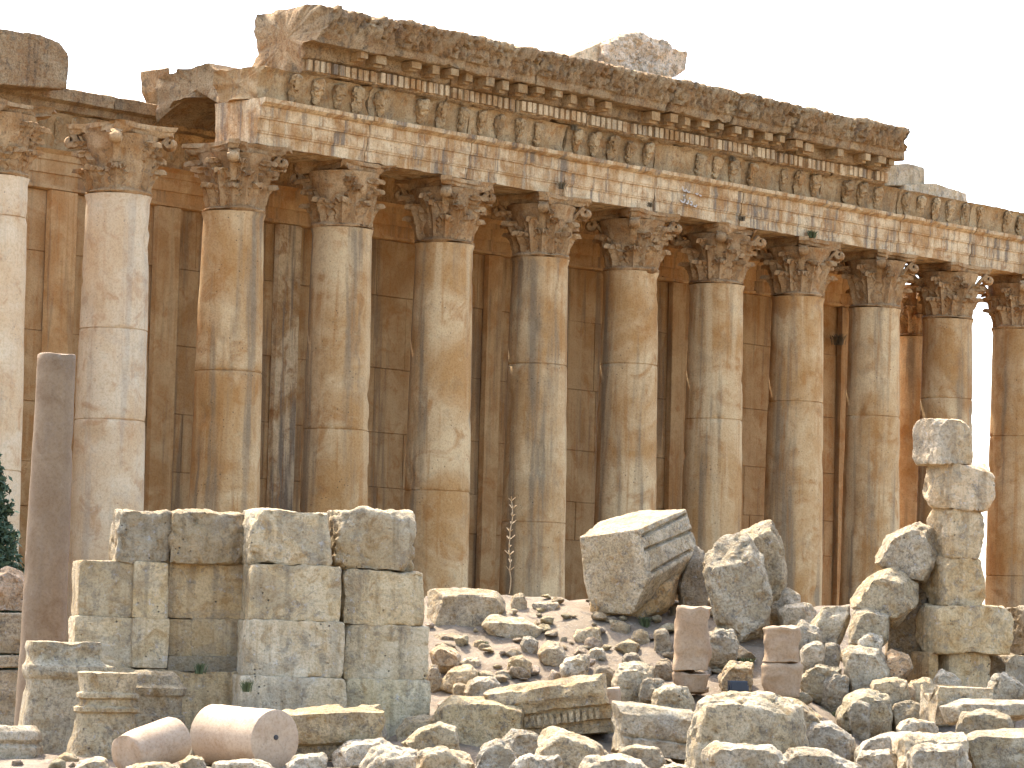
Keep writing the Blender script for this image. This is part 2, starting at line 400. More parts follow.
def leaf_mesh(h, w, curl, seed):
    """an upright acanthus leaf: ribbed blade that leans outward and rolls over at its tip"""
    rnd = random.Random(seed); nu, nv = 15, 9; V = []; B = []; Fc = []
    for i in range(nu):
        u = i / (nu - 1)
        lob = 1 + 0.22 * math.sin(u * 26 + seed)
        ww = w * (0.80 - 0.10 * u + 0.30 * math.sin(u * math.pi)) * lob * (1 if u < .9 else .72)
        y1 = -(0.05 + 0.13)
        if u < .66:
            k = u / .66; z = h * k * .86; y = -(0.05 + 0.13 * k * k); cy, cz = y + .16, z - .02
        else:
            a = (u - .66) / .34 * 3.3; yc, zc = y1 - curl * .55, h * .86; y = yc + curl * .55 * math.cos(a); z = zc + curl * .8 * math.sin(a); cy, cz = yc + (y - yc) * .25 + .03, zc + (z - zc) * .25
        for j in range(nv):
            v = j / (nv - 1) * 2 - 1
            rib = -.06 * math.cos(v * math.pi * 2.5) - (.05 if j == nv // 2 else 0)
            nzv = rnd.uniform(-.022, .022)
            V.append((v * ww / 2, y + .19 * v * v + rib * (.5 + .5 * u) + nzv, z + rnd.uniform(-.018, .018) - .05 * abs(v) * (u > .5)))
            B.append((v * ww / 2 * .86, cy + .19 * v * v + .04, cz))
    nn = len(V); V += B
    for i in range(nu - 1):
        for j in range(nv - 1):
            a = i * nv + j; Fc.append((a, a + 1, a + nv + 1, a + nv)); Fc.append((nn + a, nn + a + nv, nn + a + nv + 1, nn + a + 1))
    for i in range(nu - 1):
        for j in (0, nv - 1):
            a = i * nv + j; q = (a, a + nv, nn + a + nv, nn + a); Fc.append(q if j == 0 else q[::-1])
    for j in range(nv - 1):
        a = (nu - 1) * nv + j; Fc.append((a, a + 1, nn + a + 1, nn + a))
    return mesh_from('acanthus_leaf', V, Fc, True, 35)

def volute_mesh(s, seed):
    # a stalk that climbs to the abacus corner and rolls into a scroll
    P = []
    for k in range(9):
        u = k / 8; P.append((0.0, -(0.84 + 0.44 * u * u), 0.88 + 0.82 * u))
    cy, cz = -1.34, 1.53
    for k in range(13):
        a = math.pi * .62 - k * .5; r = 0.17 * (1 - k / 13); P.append((0.0, cy - r * math.cos(a) * -1, cz + r * math.sin(a)))
    P[9:] = [(0.0, cy + .17 * (1 - k / 12.5) * math.cos(math.pi * .55 + k * .52), cz + .17 * (1 - k / 12.5) * math.sin(math.pi * .55 + k * .52)) for k in range(12)]
    P[9:] = [(x, 2 * cy - y, z) for (x, y, z) in P[9:]]
    V = []; Fc = []; seg = 6
    rnd = random.Random(seed)
    for i, p in enumerate(P):
        q = P[min(i + 1, len(P) - 1)]; pr = P[max(i - 1, 0)]
        d = Vector(q) - Vector(pr); d.normalize(); up = Vector((1, 0, 0)); sd = d.cross(up)
        rx = 0.19 if i > 5 else 0.12; rs = 0.125 if i > 8 else .07
        for k in range(seg):
            a = 2 * math.pi * k / seg + .4; v = Vector(p) + up * math.cos(a) * rx + sd * math.sin(a) * rs
            V.append(tuple(v))
        if i:
            for k in range(seg):
                k2 = (k + 1) % seg; Fc.append(((i - 1) * seg + k, (i - 1) * seg + k2, i * seg + k2, i * seg + k))
    Fc.append(tuple(range(seg))[::-1]); Fc.append(tuple((len(P) - 1) * seg + k for k in range(seg)))
    return mesh_from('volute', V, Fc, True, 50)

def abacus_mesh(seed):
    V = []; a = 1.24; cor = .22; n = 12
    out = []
    for s in range(4):
        ang = s * math.pi / 2
        p0 = Vector((-a + cor, -a)); p1 = Vector((a - cor, -a))
        for k in range(n):
            u = k / (n - 1); x = p0.x + (p1.x - p0.x) * u; y = -a + 0.30 * math.sin(u * math.pi)
            out.append((x * math.cos(ang) - y * math.sin(ang), x * math.sin(ang) + y * math.cos(ang)))
    m = len(out); Fc = []; rings = [(0.84, 1.66), (0.93, 1.74), (0.94, 1.82), (1.0, 1.86), (1.0, 1.985)]
    for (s, z) in rings: V += [(x * s, y * s, z) for x, y in out]
    for i in range(len(rings) - 1):
        for k in range(m): k2 = (k + 1) % m; Fc.append((i * m + k, i * m + k2, (i + 1) * m + k2, (i + 1) * m + k))
    Fc.append(tuple(range(m))[::-1]); Fc.append(tuple((len(rings) - 1) * m + k for k in range(m)))
    V = np.array(V); N_ = vnormals(V, Fc); V = V + N_ * (fbm(V * 2.7 + seed, seed, 4, .6) * .16 - np.maximum(fbm(V * 1.7 + seed, seed + 4, 2) - .12, 0) * .5 - .01)[:, None]
    V[:, 2] = np.minimum(V[:, 2], 1.985)
    return mesh_from('abacus', V, Fc, True, 40)

LEAF1 = [leaf_mesh(.74, .56, .15, s) for s in (1, 2, 3)]
LEAF2 = [leaf_mesh(1.20, .52, .18, s) for s in (4, 5, 6)]
HELIX = [leaf_mesh(.46, .34, .13, s) for s in (7, 8)]
VOL = [volute_mesh(1, s) for s in (1, 2)]
ABA = [abacus_mesh(s) for s in (3, 8, 14, 21)]
for me in LEAF1 + LEAF2 + HELIX + VOL + ABA: me.materials.append(M['capital'])

def capital(parent, z, seed, wear=0.15):
    rnd = random.Random(seed)
    prof = [(.84, 0), (.92, .03), (.94, .07), (.90, .11), (.80, .14)] + [(.77 + .04 * math.sin(u * 3) + .32 * u ** 2.2, .14 + 1.54 * u) for u in np.linspace(.05, 1, 16)]
    V, Fc = lathe(prof, 40)
    N_ = vnormals(V, Fc); V = V + N_ * (fbm(V * 2.6 + seed, seed, 4, .6) * .12)[:, None]
    c = link('capital', mesh_from('capital', V, Fc), M['capital'], parent); c.location = (0, 0, z)
    for k in range(8):
        a = 2 * math.pi * k / 8
        if rnd.random() > wear:
            o = link('acanthus_leaf', rnd.choice(LEAF1), None, c); o.rotation_euler = (R(rnd.uniform(3, 9)), 0, a); o.location = (.80 * math.sin(a), -.80 * math.cos(a), .12)
            o.scale = (rnd.uniform(.92, 1.08),) * 2 + (rnd.uniform(.9, 1.06),)
        a += math.pi / 8
        if rnd.random() > wear:
            o = link('acanthus_leaf', rnd.choice(LEAF2), None, c); o.rotation_euler = (R(rnd.uniform(4, 9)), 0, a); o.location = (.79 * math.sin(a), -.79 * math.cos(a), .12)
            o.scale = (rnd.uniform(.92, 1.06),) * 2 + (rnd.uniform(.92, 1.04),)
    for k in range(8):
        a = 2 * math.pi * k / 8 + .2
        if rnd.random() > wear * 1.6:
            o = link('stem_leaf', rnd.choice(HELIX), None, c); o.rotation_euler = (R(22), 0, a); o.location = (.95 * math.sin(a), -.95 * math.cos(a), 1.10)
    for k in range(4):
        if rnd.random() > wear * .8:
            o = link('volute', rnd.choice(VOL), None, c); o.rotation_euler = (0, 0, math.pi / 4 + k * math.pi / 2); o.scale = (1, rnd.uniform(1.02, 1.1), 1)
    ab = link('abacus', ABA[seed % 4], None, c); ab.rotation_euler = (0, 0, math.pi / 2 * rnd.randrange(4))
    return c

def shaft_mesh(seed, joints, r0=1.07, r1=0.89, H=ZN - ZB):
    zs = list(np.linspace(0, H, 90)); rnd = random.Random(seed)
    for j in joints: zs += [j - .022, j - .008, j + .008, j + .022]
    zs = sorted(zs); prof = []
    for z in zs:
        u = z / H; r = r0 + (r1 - r0) * (u ** 1.6)
        if z < .35: r += .12 * (1 - z / .35) ** 2
        if z > H - .16: r += .05
        for j in joints:
            if abs(z - j) < .01: r -= .03
        prof.append((r, z))
    V, Fc = lathe(prof, 56)
    rad = np.stack([V[:, 0], V[:, 1], V[:, 2] * 0], 1); rad /= np.maximum(np.linalg.norm(rad, axis=1, keepdims=True), 1e-6)
    P = V + seed * 5.3
    d = fbm(P * .7, seed, 3) * .022 + fbm(P * 3.1, seed + 3, 3) * .012
    chips = np.maximum(fbm(P * 1.1, seed + 7, 3) - .33, 0) * .28
    for j in joints: chips = chips + np.exp(-((V[:, 2] - j) / .10) ** 2) * np.maximum(fbm(P * 2.3, seed + 9, 2) - .1, 0) * .12
    V = V + rad * (d - chips)[:, None]
    return mesh_from('shaft', V, Fc, True, 60)

# ------------------------------------------------------------------ columns
def jz(i, y):   # height on column i above its foot for image row y
    best = None
    for z in np.arange(ZB, ZN, .05):
        p = tw(SP * i, 0, z); d = p.dot(CF); yy = 384 - F_PX * p.dot(CU) / d
        if best is None or abs(yy - y) < best[0]: best = (abs(yy - y), z - ZB)
    return best[1]
col_spec = [
 (-2, 'pale', 'weathered pale column cut off by the left edge of the photo', [218, 470]),
 (-1, 'pale', 'pale free-standing column with a cracked shaft behind the slender pink pillar', [330, 421]),
 (0, 'column', 'mottled column under the broken left end of the entablature', [372]),
 (1, 'column', 'golden brown column second from the broken end of the entablature', [430]),
 (2, 'column', 'column with grey and orange stains rising right of the ruined block wall', [492]),
 (3, 'column', 'brown pitted column behind the dry stalk at the crest of the mound', [522, 365]),
 (4, 'column', 'golden column rising behind the big tilted block', [366]),
 (5, 'column', 'column rising between the tilted block and the rough grey boulder', [420]),
 (6, 'column', 'dark streaked column just right of the rough grey boulder', [403]),
 (7, 'column', 'column with a shaded left flank rising behind the leaning rocks', [418]),
 (8, 'column', 'column standing behind the top of the stacked stone pier', [400]),
 (9, 'column', 'column at the right edge of the photo beyond the gap of sky', [438, 577])]
for (i, mt, lab, js) in col_spec:
    e = empty('temple_column', tw(SP * i, 0, ZB), AL)
    tag(e, lab, 'column', 'columns along the temple flank')
    sh = link('shaft', shaft_mesh(40 + i, [jz(i, y) for y in js]), M[mt], e)
    capital(e, ZN - ZB, 60 + i, 0.34 if i in (-2, -1, 8) else 0.14)
    bs_, bf = lathe([(1.38, -.52), (1.40, -.40), (1.30, -.28), (1.14, -.22), (1.16, -.12), (1.26, -.06), (1.2, 0)], 40)
    link('base', mesh_from('base', bs_, bf), M['column'], e)
    pv, pf = boxes([(-1.42, 1.42, -1.42, 1.42, -.9, -.52)]); link('plinth', mesh_from('plinth', pv, pf, False), M['column'], e)
# inner porch column, seen through the colonnade
OC = -5.2
t_in = tpx(915, 345, OC)[0]
e = empty('temple_column', tw(t_in, OC, ZB), AL); tag(e, 'inner porch column half hidden between two front columns near the right end', 'column', 'columns of the porch')
link('shaft', shaft_mesh(77, [6.0]), M['column'], e); capital(e, ZN - ZB, 79, .1)
bs_, bf = lathe([(1.38, -.52), (1.40, -.40), (1.30, -.28), (1.14, -.22), (1.16, -.12), (1.26, -.06), (1.2, 0)], 40); link('base', mesh_from('base', bs_, bf), M['column'], e)
pv, pf = boxes([(-1.42, 1.42, -1.42, 1.42, -.9, -.52)]); link('plinth', mesh_from('plinth', pv, pf, False), M['column'], e)

# ------------------------------------------------------------------ extruded, weathered mouldings
def resample(prof, step):
    out = []
    n = len(prof)
    for i in range(n):
        a = np.array(prof[i], float); b = np.array(prof[(i + 1) % n], float); L = np.linalg.norm(b - a); k = max(1, int(round(L / step)))
        for j in range(k): out.append(tuple(a + (b - a) * j / k))
    return out
def moulding(name, prof, length, seed, rough=.02, step=.11, pst=.09, end_noise=.03, rib=None, freq=1.0, chipz=0.0):
    """prof: closed outline of (outward, z), counter-clockwise seen from +x end; extruded along +x from 0 to length"""
    P = resample(prof, pst); m = len(P); n = max(2, int(length / step)) + 1
    xs_ = np.linspace(0, length, n)
    V = np.array([(x, -o, z) for x in xs_ for (o, z) in P])
    Fc = []
    for i in range(n - 1):
        for k in range(m):
            k2 = (k + 1) % m; Fc.append((i * m + k, (i + 1) * m + k, (i + 1) * m + k2, i * m + k2))
    N_ = vnormals(V, Fc)
    # orientation check
    if (N_[:, 1] * (V[:, 1] - V[:, 1].mean())).mean() < 0:
        Fc = [f[::-1] for f in Fc]; N_ = -N_
    Q = V * freq + seed * 4.7
    d = fbm(Q * 1.1, seed, 3) * .6 + fbm(Q * 3.7, seed + 5, 4, .6) * .6 - np.maximum(fbm(Q * 1.9, seed + 8, 3) - .22, 0) * 3.2
    V2 = V + N_ * (d * rough)[:, None]
    if rib is not None: V2 = V2 + N_ * rib(V)[:, None]
    if end_noise:
        en = fbm(V * 1.2 + seed, seed + 2, 4, .6) * end_noise * 2.2
        w0 = np.exp(-V[:, 0] / .4); w1 = np.exp(-(length - V[:, 0]) / .4)
        V2[:, 0] += en * (w0 + w1)
    cap0 = tuple(range(m)); cap1 = tuple((n - 1) * m + k for k in range(m))
    # end faces: shrinking rings towards a centre point, broken unevenly
    c0 = V2[:m].mean(0); c1 = V2[(n - 1) * m:].mean(0)
    rows = [list(range(m)), list(range((n - 1) * m, n * m))]; t0 = (Fc[0][0] == 0 and Fc[0][1] == m)
    for e_, cc in ((0, c0), (1, c1)):
        prev = rows[e_]; ring0 = V2[prev]
        for s_ in (.82, .62, .42, .2):
            rg = cc + (ring0 - cc) * s_; xm = cc[0]; rg[:, 0] = xm + (rg[:, 0] - xm) * s_ + fbm(rg * 1.0 + seed, seed + 13, 3, .5) * end_noise * .7
            b_ = len(V2); V2 = np.vstack([V2, rg]); cur = list(range(b_, b_ + m))
            for k in range(m):
                k2 = (k + 1) % m; q = (cur[k], prev[k], prev[k2], cur[k2])
                if e_ == 1: q = q[::-1]
                Fc.append(q if t0 else q[::-1])
            prev = cur
        rows[e_] = prev
    V2 = np.vstack([V2, c0, c1]); ic0, ic1 = len(V2) - 2, len(V2) - 1
    for k in range(m):
        k2 = (k + 1) % m
        a = (ic0, rows[0][k], rows[0][k2]); b = (ic1, rows[1][k2], rows[1][k])
        Fc.append(a if t0 else a[::-1]); Fc.append(b if t0 else b[::-1])
    return mesh_from(name, V2, Fc, True, 42)

ZF0 = ZA; HA, HF = 1.34, 0.92            # architrave and frieze heights
ARCH = [(-.95, 0), (.92, 0), (.92, .34), (.955, .34), (.955, .40), (.98, .40), (.98, .76), (1.03, .76), (1.03, .82), (1.05, .82), (1.05, 1.12), (1.12, 1.14), (1.24, 1.22), (1.26, HA - .004), (-.95, HA - .004)]
FRZ = [(-.95, 0), (.90, 0), (.92, .5), (.98, .80), (1.10, HF - .004), (-.95, HF - .004)]
ZC = ZF0 + HA + HF
CORN = [(-.9, -.02), (1.10, -.02), (1.20, .04), (1.20, .42), (1.36, .47), (1.40, .54), (1.40, .82), (1.98, .84), (2.02, .90), (2.04, 1.08), (2.12, 1.14), (2.18, 1.30), (2.34, 1.56), (2.42, 1.74), (2.38, 1.86), (2.0, 1.92), (1.0, 1.90), (-.9, 1.88)]
t_l = tpx(258, 120, .95)[0]; t_cl = tpx(319, 45, 1.9)[0]; t_cr = tpx(906, 155, 2.1)[0]; t_r = SP * 10.6
ent = empty('entablature', tw(t_l, 0, ZF0), AL)
tag(ent, 'long carved entablature with dentils and frieze carried by the row of columns', 'entablature')
def eb(name, me, mat, t, z, parent=ent):
    o = link(name, me, mat, parent); o.location = (t - t_l, 0, z - ZF0); return o
edges = [t_l] + [SP * k for k in range(1, 11)] + [t_r]
con_mesh = []
def console_mesh(seed):
    # protome bracket: bulging animal-like head over a tapering body
    pts = []
    for (z, w, o) in ((.02, .16, .10), (.25, .24, .22), (.50, .32, .34), (.70, .36, .46), (.86, .32, .40)):
        for sx in (-1, 1):
            pts += [(sx * w / 2, .05, z), (sx * w / 2, -o * .65, z), (sx * w / 4, -o, z)]
    c = sum((Vector(p) for p in pts), Vector()) / len(pts); loc = [Vector(p) - c for p in pts]
    V, Fc = box_grid((.36, .55, .86), .055); V = carve(V, Fc, hull_planes(loc), .10, seed, 2.2, 14, .9) + np.array(tuple(c))
    me = mesh_from('console', V, Fc); me.materials.append(M['carved']); return me
CON = [console_mesh(s) for s in (201, 202, 203, 204, 205)]
rnd = random.Random(3)
for k in range(len(edges) - 1):
    a, b = edges[k] + .012, edges[k + 1] - .012
    eb('architrave_block', moulding('architrave_block', ARCH, b - a, 300 + k, .042, end_noise=.05), M['arch'], a, ZF0 + rnd.uniform(-.012, .012))
    off = rnd.uniform(-.25, .25) if 0 < k else 0
    f = eb('frieze_block', moulding('frieze_block', FRZ, b - a - .02, 330 + k, .07, end_noise=.06 if k else .16), M['carved'], a, ZF0 + HA)
    n = int((b - a) / .74); 
    for j in range(n):
        if rnd.random() < .10 or (k == 0 and j < 1): continue
        c = link('console', rnd.choice(CON), None, f); c.location = ((j + .5) * (b - a) / n + rnd.uniform(-.04, .04), -.90 - rnd.uniform(0, .03), .01)
        c.scale = (rnd.uniform(.95, 1.5), rnd.uniform(.45, .85), rnd.uniform(.94, 1.02))
# cornice blocks
ce = [t_cl] + [t_cl + (t_cr - t_cl) * u for u in (.105, .215, .325, .44, .55, .665, .78, .89)] + [t_cr]
def ribs(V):
    o = -V[:, 1]; m = np.clip((o - 2.02) / .12, 0, 1) * np.clip((V[:, 2] - .9) / .2, 0, 1) * np.clip((1.90 - V[:, 2]) / .1, 0, 1)
    x = V[:, 0]
    return m * (0.10 * np.abs(np.sin(x * math.pi / .34 + .9 * np.sin(V[:, 2] * 6))) + .10 * np.clip((np.sin(x * math.pi / .95) - .6) * 4, 0, 1) + fbm(V * 5.5, 71, 3, .6) * .09 - np.maximum(fbm(V * 8, 77, 2) - .1, 0) * .3 - .05)
mv, mf = boxes([(-.19, .19, -.54, .02, -.27, -.03), (-.16, .16, -.36, .02, -.35, -.27)])
MOD = mesh_from('modillion', mv, mf, False); MOD.materials.append(M['carved'])
for k in range(len(ce) - 1):
    a, b = ce[k] + .008, ce[k + 1] - .008; L = b - a
    prof = CORN
    if k == 0: prof = [(-.9, 0), (1.10, 0), (1.22, .06), (1.22, .40), (1.38, .46), (1.42, .54), (1.5, .80), (2.0, .82), (2.1, 1.2), (2.3, 1.60), (2.30, 1.80), (1.8, 1.96), (.9, 2.02), (-.9, 1.98)]
    cb = eb('cornice_block', moulding('cornice_block', prof, L, 360 + k, .085, step=.06, pst=.06, end_noise=.22 if k in (0, len(ce) - 2) else .05, rib=ribs, freq=.9), M['cornice'], a, ZC + .003 + rnd.uniform(-.03, .03))
    lst = []; x = .12
    while x < L - .15:
        if rnd.random() > .10: lst.append((x, x + .175 + rnd.uniform(-.02, .015), -1.33 - rnd.uniform(0, .05), -1.19, .07 + rnd.uniform(0, .03), .40))
        x += .255
    lst.append((.05, L - .05, -1.215, -1.10, .06, .405))
    dv, df = boxes(lst); dv[:, :] += fbm(dv * 3, 5, 2)[:, None] * .012
    link('dentil_course', mesh_from('dentil_course', dv, df, False), M['arch'], cb)
    n = max(1, int(L / .72))
    for j in range(n):
        x = (j + .5) * L / n
        if (k == 0 and x < 1.6) or rnd.random() < .08 or (k == 4 and j in (1, 2)): continue
        o = link('modillion', MOD, None, cb); o.scale = (rnd.uniform(.7, 1.2), rnd.uniform(.7, 1.05), rnd.uniform(.8, 1.15)); o.location = (x, -1.39, .845); o.rotation_euler = (0, 0, R(rnd.uniform(-2, 2)))

# painted graffiti strokes on the architrave
gt, gz = tpx(679, 205, .985)
gm_v = []; gm_f = []
def stroke(pts, w=.022):
    for (x0, z0), (x1, z1) in zip(pts[:-1], pts[1:]):
        d = Vector((x1 - x0, z1 - z0)); d.normalize(); nn = Vector((-d.y, d.x)) * w; b = len(gm_v)
        for (x, z) in ((x0 + nn.x, z0 + nn.y), (x0 - nn.x, z0 - nn.y), (x1 - nn.x, z1 - nn.y), (x1 + nn.x, z1 + nn.y)):
            gm_v.append((x, 0, z))
        b2 = len(gm_v)
        for q in range(4): gm_v.append((gm_v[b + q][0], .02, gm_v[b + q][2]))
        gm_f.extend([(b, b + 1, b + 2, b + 3), (b2 + 3, b2 + 2, b2 + 1, b2)] + [(b + q, b2 + q, b2 + (q + 1) % 4, b + (q + 1) % 4) for q in range(4)])
stroke([(.10, .62), (.16, .50), (.26, .48), (.30, .58), (.20, .66)]); stroke([(.32, .52), (.42, .46), (.5, .5)]); stroke([(.78, .48), (.86, .44), (.92, .5), (.84, .54)]); stroke([(.98, .44), (1.08, .42)])
stroke([(.02, .16), (.12, .10), (.22, .12), (.26, .22)]); stroke([(.3, .1), (.4, .08), (.42, .2)]); stroke([(.5, .08), (.6, .06), (.62, .16), (.54, .18)]); stroke([(.7, .06), (.8, .02), (.86, .1)]); stroke([(.46, .28), (.52, .27)]); stroke([(.16, .34), (.22, .33)])
gr = link('painted_scrawl', mesh_from('painted_scrawl', gm_v, gm_f, False), M['paint'], ent); gr.location = (gt - t_l, -1.035, gz - ZF0)

# ------------------------------------------------------------------ peristyle ceiling (curved slabs) and cella behind the columns
OW = -5.6
ceil = empty('peristyle_ceiling', tw(t_l, 0, ZC), AL); tag(ceil, 'arched ceiling slabs bridging from the colonnade to the inner wall, broken at the left', 'ceiling')
def ceil_prof():
    a, b = -1.0, OW + 1.15; und = []
    for k in range(13):
        u = k / 12; und.append((a + (b - a) * u, -.62 + .62 * math.sin(u * math.pi) ** .8))
    top = [(b, .72), (b + 1.0, .86), (b + 2.4, .95), (a - .9, .75), (a, .5)]
    return und + top
x = t_l + .75; k = 0
while x < t_r - 4:
    L = rnd.uniform(2.0, 2.8)
    o = link('ceiling_slab', moulding('ceiling_slab', ceil_prof(), L - .03, 420 + k, .05, step=.3 if k > 1 else .12, pst=.16, end_noise=.2 if k == 0 else .03), M['cornice'], ceil); o.location = (x - t_l, 0, -.45)
    x += L; k += 1

t_w0 = -16.0; t_w1 = tpx(860, 400, OW)[0]
def wz(px, py): return tpx(px, py, OW)[1]
z_l1 = wz(60, 192); z_l2 = wz(60, 152); z_ct = wz(105, 99)
cella = empty('temple_cella', tw(t_w0, OW, ZB), AL); tag(cella, 'tall brown ashlar wall of the temple hall seen between and behind the columns', 'temple wall')
# ashlar courses: one wall mesh whose stones differ by their faces' set-back
def ashlar_wall(length, height, seed):
    rn = random.Random(seed); V = []; Fc = []; z = 0.0
    def bx(x0, x1, z0, z1, d):
        g_ = .004; V0 = len(V); b = .014
        V.extend([(x0 + g_, 0.3, z0 + g_), (x1 - g_, .3, z0 + g_), (x1 - g_, .3, z1 - g_), (x0 + g_, .3, z1 - g_),
                  (x0 + g_ , d + .02, z0 + g_), (x1 - g_, d + .02, z0 + g_), (x1 - g_, d + .02, z1 - g_), (x0 + g_, d + .02, z1 - g_),
                  (x0 + g_ + b, d, z0 + g_ + b), (x1 - g_ - b, d, z0 + g_ + b), (x1 - g_ - b, d, z1 - g_ - b), (x0 + g_ + b, d, z1 - g_ - b)])
        for q in range(4):
            r = (q + 1) % 4
            Fc.append((V0 + q, V0 + r, V0 + 4 + r, V0 + 4 + q)); Fc.append((V0 + 4 + q, V0 + 4 + r, V0 + 8 + r, V0 + 8 + q))
        Fc.append((V0 + 8, V0 + 9, V0 + 10, V0 + 11))
    while z < height - .2:
        h = min(rn.uniform(1.3, 2.4), height - z); 
        if height - z - h < .5: h = height - z
        x0 = -rn.uniform(0, 1.5)
        while x0 < length:
            w = rn.uniform(2.2, 4.6); bx(max(0, x0), min(length, x0 + w), z, z + h, rn.uniform(-.03, .03)); x0 += w
        z += h
    b = len(V)
    bv, bf = boxes([(0, length, .05, 1.5, -.9, height)]); V.extend([tuple(v) for v in bv]); Fc.extend([tuple(i + b for i in f) for f in bf])
    V2 = np.array(V); V2[:, 1] += fbm(V2 * 1.3, 6, 3) * .02
    return mesh_from('wall', V2, Fc, False)
zw = z_l1 - ZB
link('wall', ashlar_wall(t_w1 - t_w0, zw, 12), M['wall'], cella)
# pilaster strips on the wall behind every other column, with simple leafed capitals
LW = t_w1 - t_w0
for px_ in (52, 158, 280, 487, 672, 839):
    tt = tpx(px_, 400, OW)[0]; pw = {839: .45, 280: .95, 52: 1.0, 158: .9}.get(px_, .7)
    o = link('pilaster', moulding('pilaster', [(.0, 0), (.22, 0), (.22, zw - .02), (.0, zw - .02)], pw, 470 + px_, .02, pst=.35, step=.16, end_noise=0), M['arch'] if px_ == 280 else M['wall'], cella); o.location = (tt - t_w0 - pw / 2, -.03, .01)
HWA = z_l2 - z_l1; HWF = max(.7, (z_ct - z_l2) * .62); HWC = (z_ct - z_l2) - HWF
wa = [(-1.4, 0), (.10, 0), (.18, .04), (.18, .12), (.08, .14), (.08, HWA * .42), (.13, HWA * .42), (.13, HWA * .75), (.17, HWA * .75), (.18, HWA * .9), (.32, HWA), (-1.4, HWA)]
wf = [(-1.4, 0), (.06, 0), (.08, HWF * .6), (.20, HWF), (-1.4, HWF)]
wc = [(-1.4, 0), (.22, 0), (.34, .05), (.36, HWC * .35), (.62, HWC * .45), (.66, HWC * .95), (.60, HWC), (-1.4, HWC)]
seg = 5.2; x = 0; k = 0
while x < LW:
    L = min(seg, LW - x)
    o = link('architrave_block', moulding('architrave_block', wa, L - .02, 500 + k, .02, step=.2), M['wall'], cella); o.location = (x, 0, zw)
    f = link('frieze_block', moulding('frieze_block', wf, L - .02, 520 + k, .05, step=.14, end_noise=.05), M['carved'], cella); o = f; o.location = (x, 0, zw + HWA + .003)
    for j in range(int(L / .62)):
        c = link('console', rnd.choice(CON), None, f); c.location = (.3 + j * .62, -.02, .05); c.scale = (.8, .5, HWF / .95)
    cb = link('cornice_block', moulding('cornice_block', wc, L - .02, 540 + k, .05, step=.16, end_noise=.05), M['cornice'], cella); cb.location = (x, 0, zw + HWA + HWF + .006)
    x += seg; k += 1
# anta: end pilaster with capital
an = link('anta', moulding('anta', [(-1.6, 0), (.26, 0), (.26, zw - .9), (-1.6, zw - .9)], .7, 560, .02, pst=.4, step=.12, end_noise=0), M['wall'], cella); an.location = (LW - .68, 0, .0)

pod = empty('temple_podium', tw(SP * 4, -6, ZB - .9), AL); tag(pod, 'long stone podium the temple columns stand on, hidden low behind the mound', 'podium')
sv_, sf = boxes([(-38, 32, -8.2, 20, -.45, 0)]); link('stylobate', mesh_from('stylobate', sv_, sf, False), M['column'], pod)
sv_, sf = boxes([(-38, 32, -8.7, 20, -3.4, -.454)]); link('podium_wall', mesh_from('podium_wall', sv_, sf, False), M['wall'], pod)

# ------------------------------------------------------------------ loose stones on top of the temple
def temple_body(name, label, pix, o0, o1, seed, mat='rock', rough=.05, tint=(1, 1, 1), cat='stone block'):
    pts = []
    for (x, y) in pix:
        p = onplane(x, y, tw(0, o0, 0), TN); pts.append(p)
        q = p - TN * (o0 - o1); pts.append(q)
    return body_from_points(name, pts, seed, rough, M[mat], label, cat, tint=tint)
def obj_up(o, dz): o.location.z += dz
temple_body('cornice_fragment', 'tall rounded block standing on the wall top at the upper left corner', [(-30, 22), (0, 30), (40, 34), (62, 42), (71, 55), (71, 78), (68, 90), (-30, 84)], -4.2, -6.6, 601, 'cornice', .05)
temple_body('stone_block', 'small block wedged against the end of the broken ceiling slab', [(157, 69), (170, 67), (172, 106), (165, 106), (158, 90)], -5.2, -6.0, 602, 'cornice', .03)
temple_body('stone_wedge', 'smooth pale wedge lying on top of the cornice', [(556, 61), (603, 41), (610, 52), (610, 78), (556, 66)], .4, -1.0, 603, 'ashlar', .012, (1.3, 1.22, 1.12))
temple_body('carved_fragment', 'bulky broken carved block crowning the middle of the cornice', [(608, 45), (618, 37), (645, 33), (664, 40), (692, 52), (689, 72), (675, 80), (640, 90), (610, 80), (606, 60)], .8, -1.2, 604, 'rock', .16, (1.65, 1.5, 1.38))
temple_body('stone_block', 'squared block standing just past the right end of the cornice', [(884, 165), (908, 163), (926, 167), (926, 186), (882, 186)], .6, -.8, 605, 'ashlar', .015, (.95, .88, .78))
temple_body('stone_slab', 'low flat slab on the frieze right of the squared block', [(905, 184), (935, 183), (968, 193), (970, 203), (905, 195)], .7, -.8, 606, 'ashlar', .03, (1.05, .98, .88))

